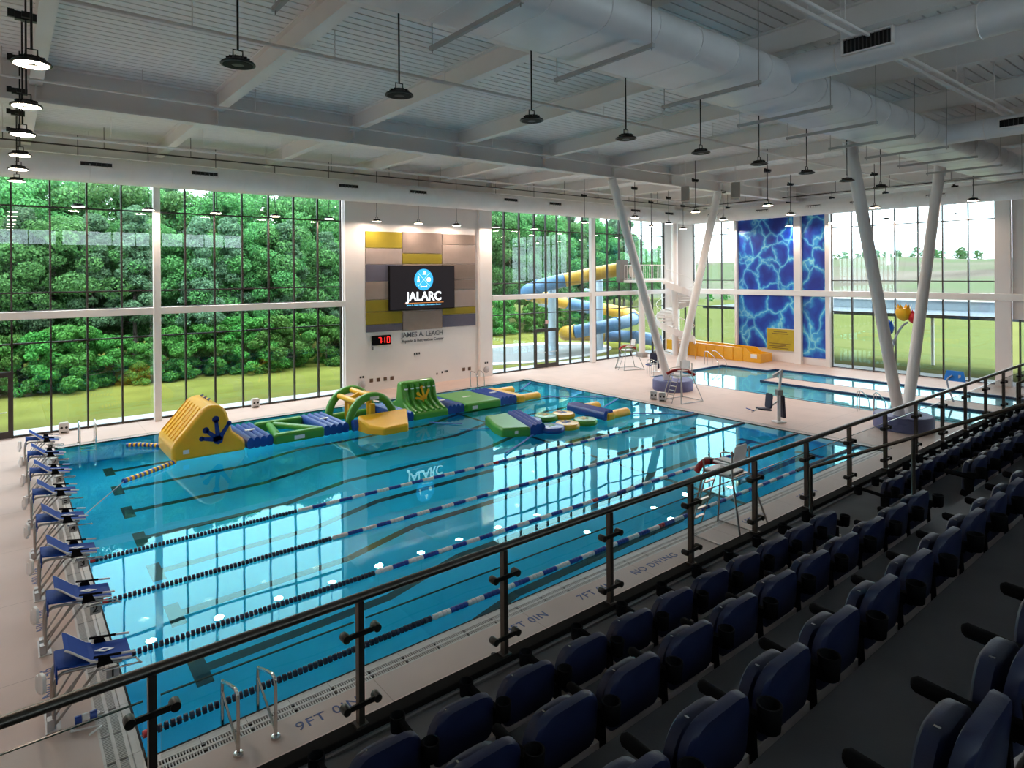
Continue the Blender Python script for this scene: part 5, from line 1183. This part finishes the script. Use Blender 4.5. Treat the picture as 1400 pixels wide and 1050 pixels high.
for k in range(16):
    plant('p', k, 30+2.6*k+rq.uniform(-1, 1), 50+rq.uniform(0, 6), rq.uniform(.84, .96), rq.uniform(0, 6), 'tall pine beyond the outdoor slide', 'pines beyond the slide', -.06)
for k in range(10):
    plant('s', k, 30+2.6*k+rq.uniform(-.5, .5), 42.5+rq.uniform(0, 1.5), rq.uniform(1.0, 1.7), rq.uniform(0, 6), 'rounded shrub beyond the slide terrace', 'shrubs beyond the slide', -.06)
for k in range(12):
    plant('b', k, 62+5*k+rq.uniform(-1, 1), 62+1.5*k+rq.uniform(0, 6), rq.uniform(.9, 1.3), rq.uniform(0, 6), 'broadleaf tree at the far side of the field', 'trees along the field', -.06)
for k in range(24):
    plant('b', k, 258+rq.uniform(-4, 6), 60+2.3*k+rq.uniform(-1, 1), rq.uniform(.42, .62), rq.uniform(0, 6), 'distant tree on the skyline of the hill', 'skyline trees on the hill', 8.6)
for k in range(8):
    plant('s', k, 240+rq.uniform(-4, 6), 18+4.5*k+rq.uniform(-1, 1), rq.uniform(.6, 1.0), rq.uniform(0, 6), 'low bush near the crest of the hill', 'bushes on the hill crest', 8.4)
for k in range(34):
    plant('s', k, 119+rq.uniform(-5, 14), -35+3.4*k+rq.uniform(-1.5, 1.5), rq.uniform(.5, 1.0), rq.uniform(0, 6), 'scrub bush at the foot of the hill', 'scrub at the foot of the hill', -.1)
for (x, y, h, l) in ((190, 62, 38, 'tall slender floodlight mast on the hill skyline'),):
    t = thing('floodlight_mast', l, 'mast', (x, y, 8)); mb = MB(); mb.tube([(0, 0, 0), (0, 0, h)], [.5, .3], 8); mb.build('pole', STEELW, t)
    for z in (h*.55, h*.75, h*.95): mb = MB(); mb.beam((0, -1.6, z), (0, 1.6, z), .3, .3); mb.box(-.3, .3, -2.2, -1.2, z-.6, z+.6); mb.build('lamp_bank', STEELW, t)

# ---- outdoor slide
SY_ = mat('flume_yellow', (.72, .40, .04), .35, var=.06); SB_ = mat('flume_blue', (.10, .22, .40), .35, var=.08); SP_ = mat('flume_post', (.42, .52, .62), .4)
t = thing('water_slide', 'winding outdoor water slide of yellow and blue tubes on posts', 'slide')
path = smooth_path([(34.9, 22.75, 6.6), (33.27, 23.9, 6.25), (31.4, 25.1, 5.8), (30.1, 26.5, 5.35), (30.3, 28.1, 4.9), (32.6, 29.3, 4.4), (35.3, 29.6, 3.9), (37.8, 29.4, 3.45), (40.6, 28.6, 3.0), (41.2, 26.8, 2.6), (39.3, 25.5, 2.35), (36.2, 25.2, 2.1), (33.8, 25.6, 1.85), (33.3, 27.0, 1.6), (35.2, 28.0, 1.3), (38.2, 27.4, 1.05), (40.0, 25.4, .9), (40.1, 23.2, .8)], 6)
cuts_ = [0, 12, 26, 37, 45, 58, 74, 90, len(path)-1]
for k, (a, b) in enumerate(zip(cuts_, cuts_[1:])):
    mb = MB(); mb.tube(path[a:b+1], .52, 16); 
    for q in range(a, b, 6):
        d = (path[min(q+1, len(path)-1)]-path[q]).normalized()*.04; mb.tube([path[q]-d, path[q]+d], .58, 16)
    mb.build('flume', SY_ if k % 2 == 0 else SB_, t)
for (x, y, h) in ((31.9, 27.0, 5.2), (37.2, 27.0, 6.3)):
    mb = MB(); mb.tube([(x, y, 0), (x, y, h)], .33, 16); p_ = mb.build('post', SP_, t)
    mb = MB(); mb.beam((x, y, h-.5), (x-1.0, y-1.0, h-.2), .14, .2); mb.beam((x, y, h-1.5), (x+.6, y+2.2, h-1.4), .14, .2); mb.build('bracket', SP_, p_)
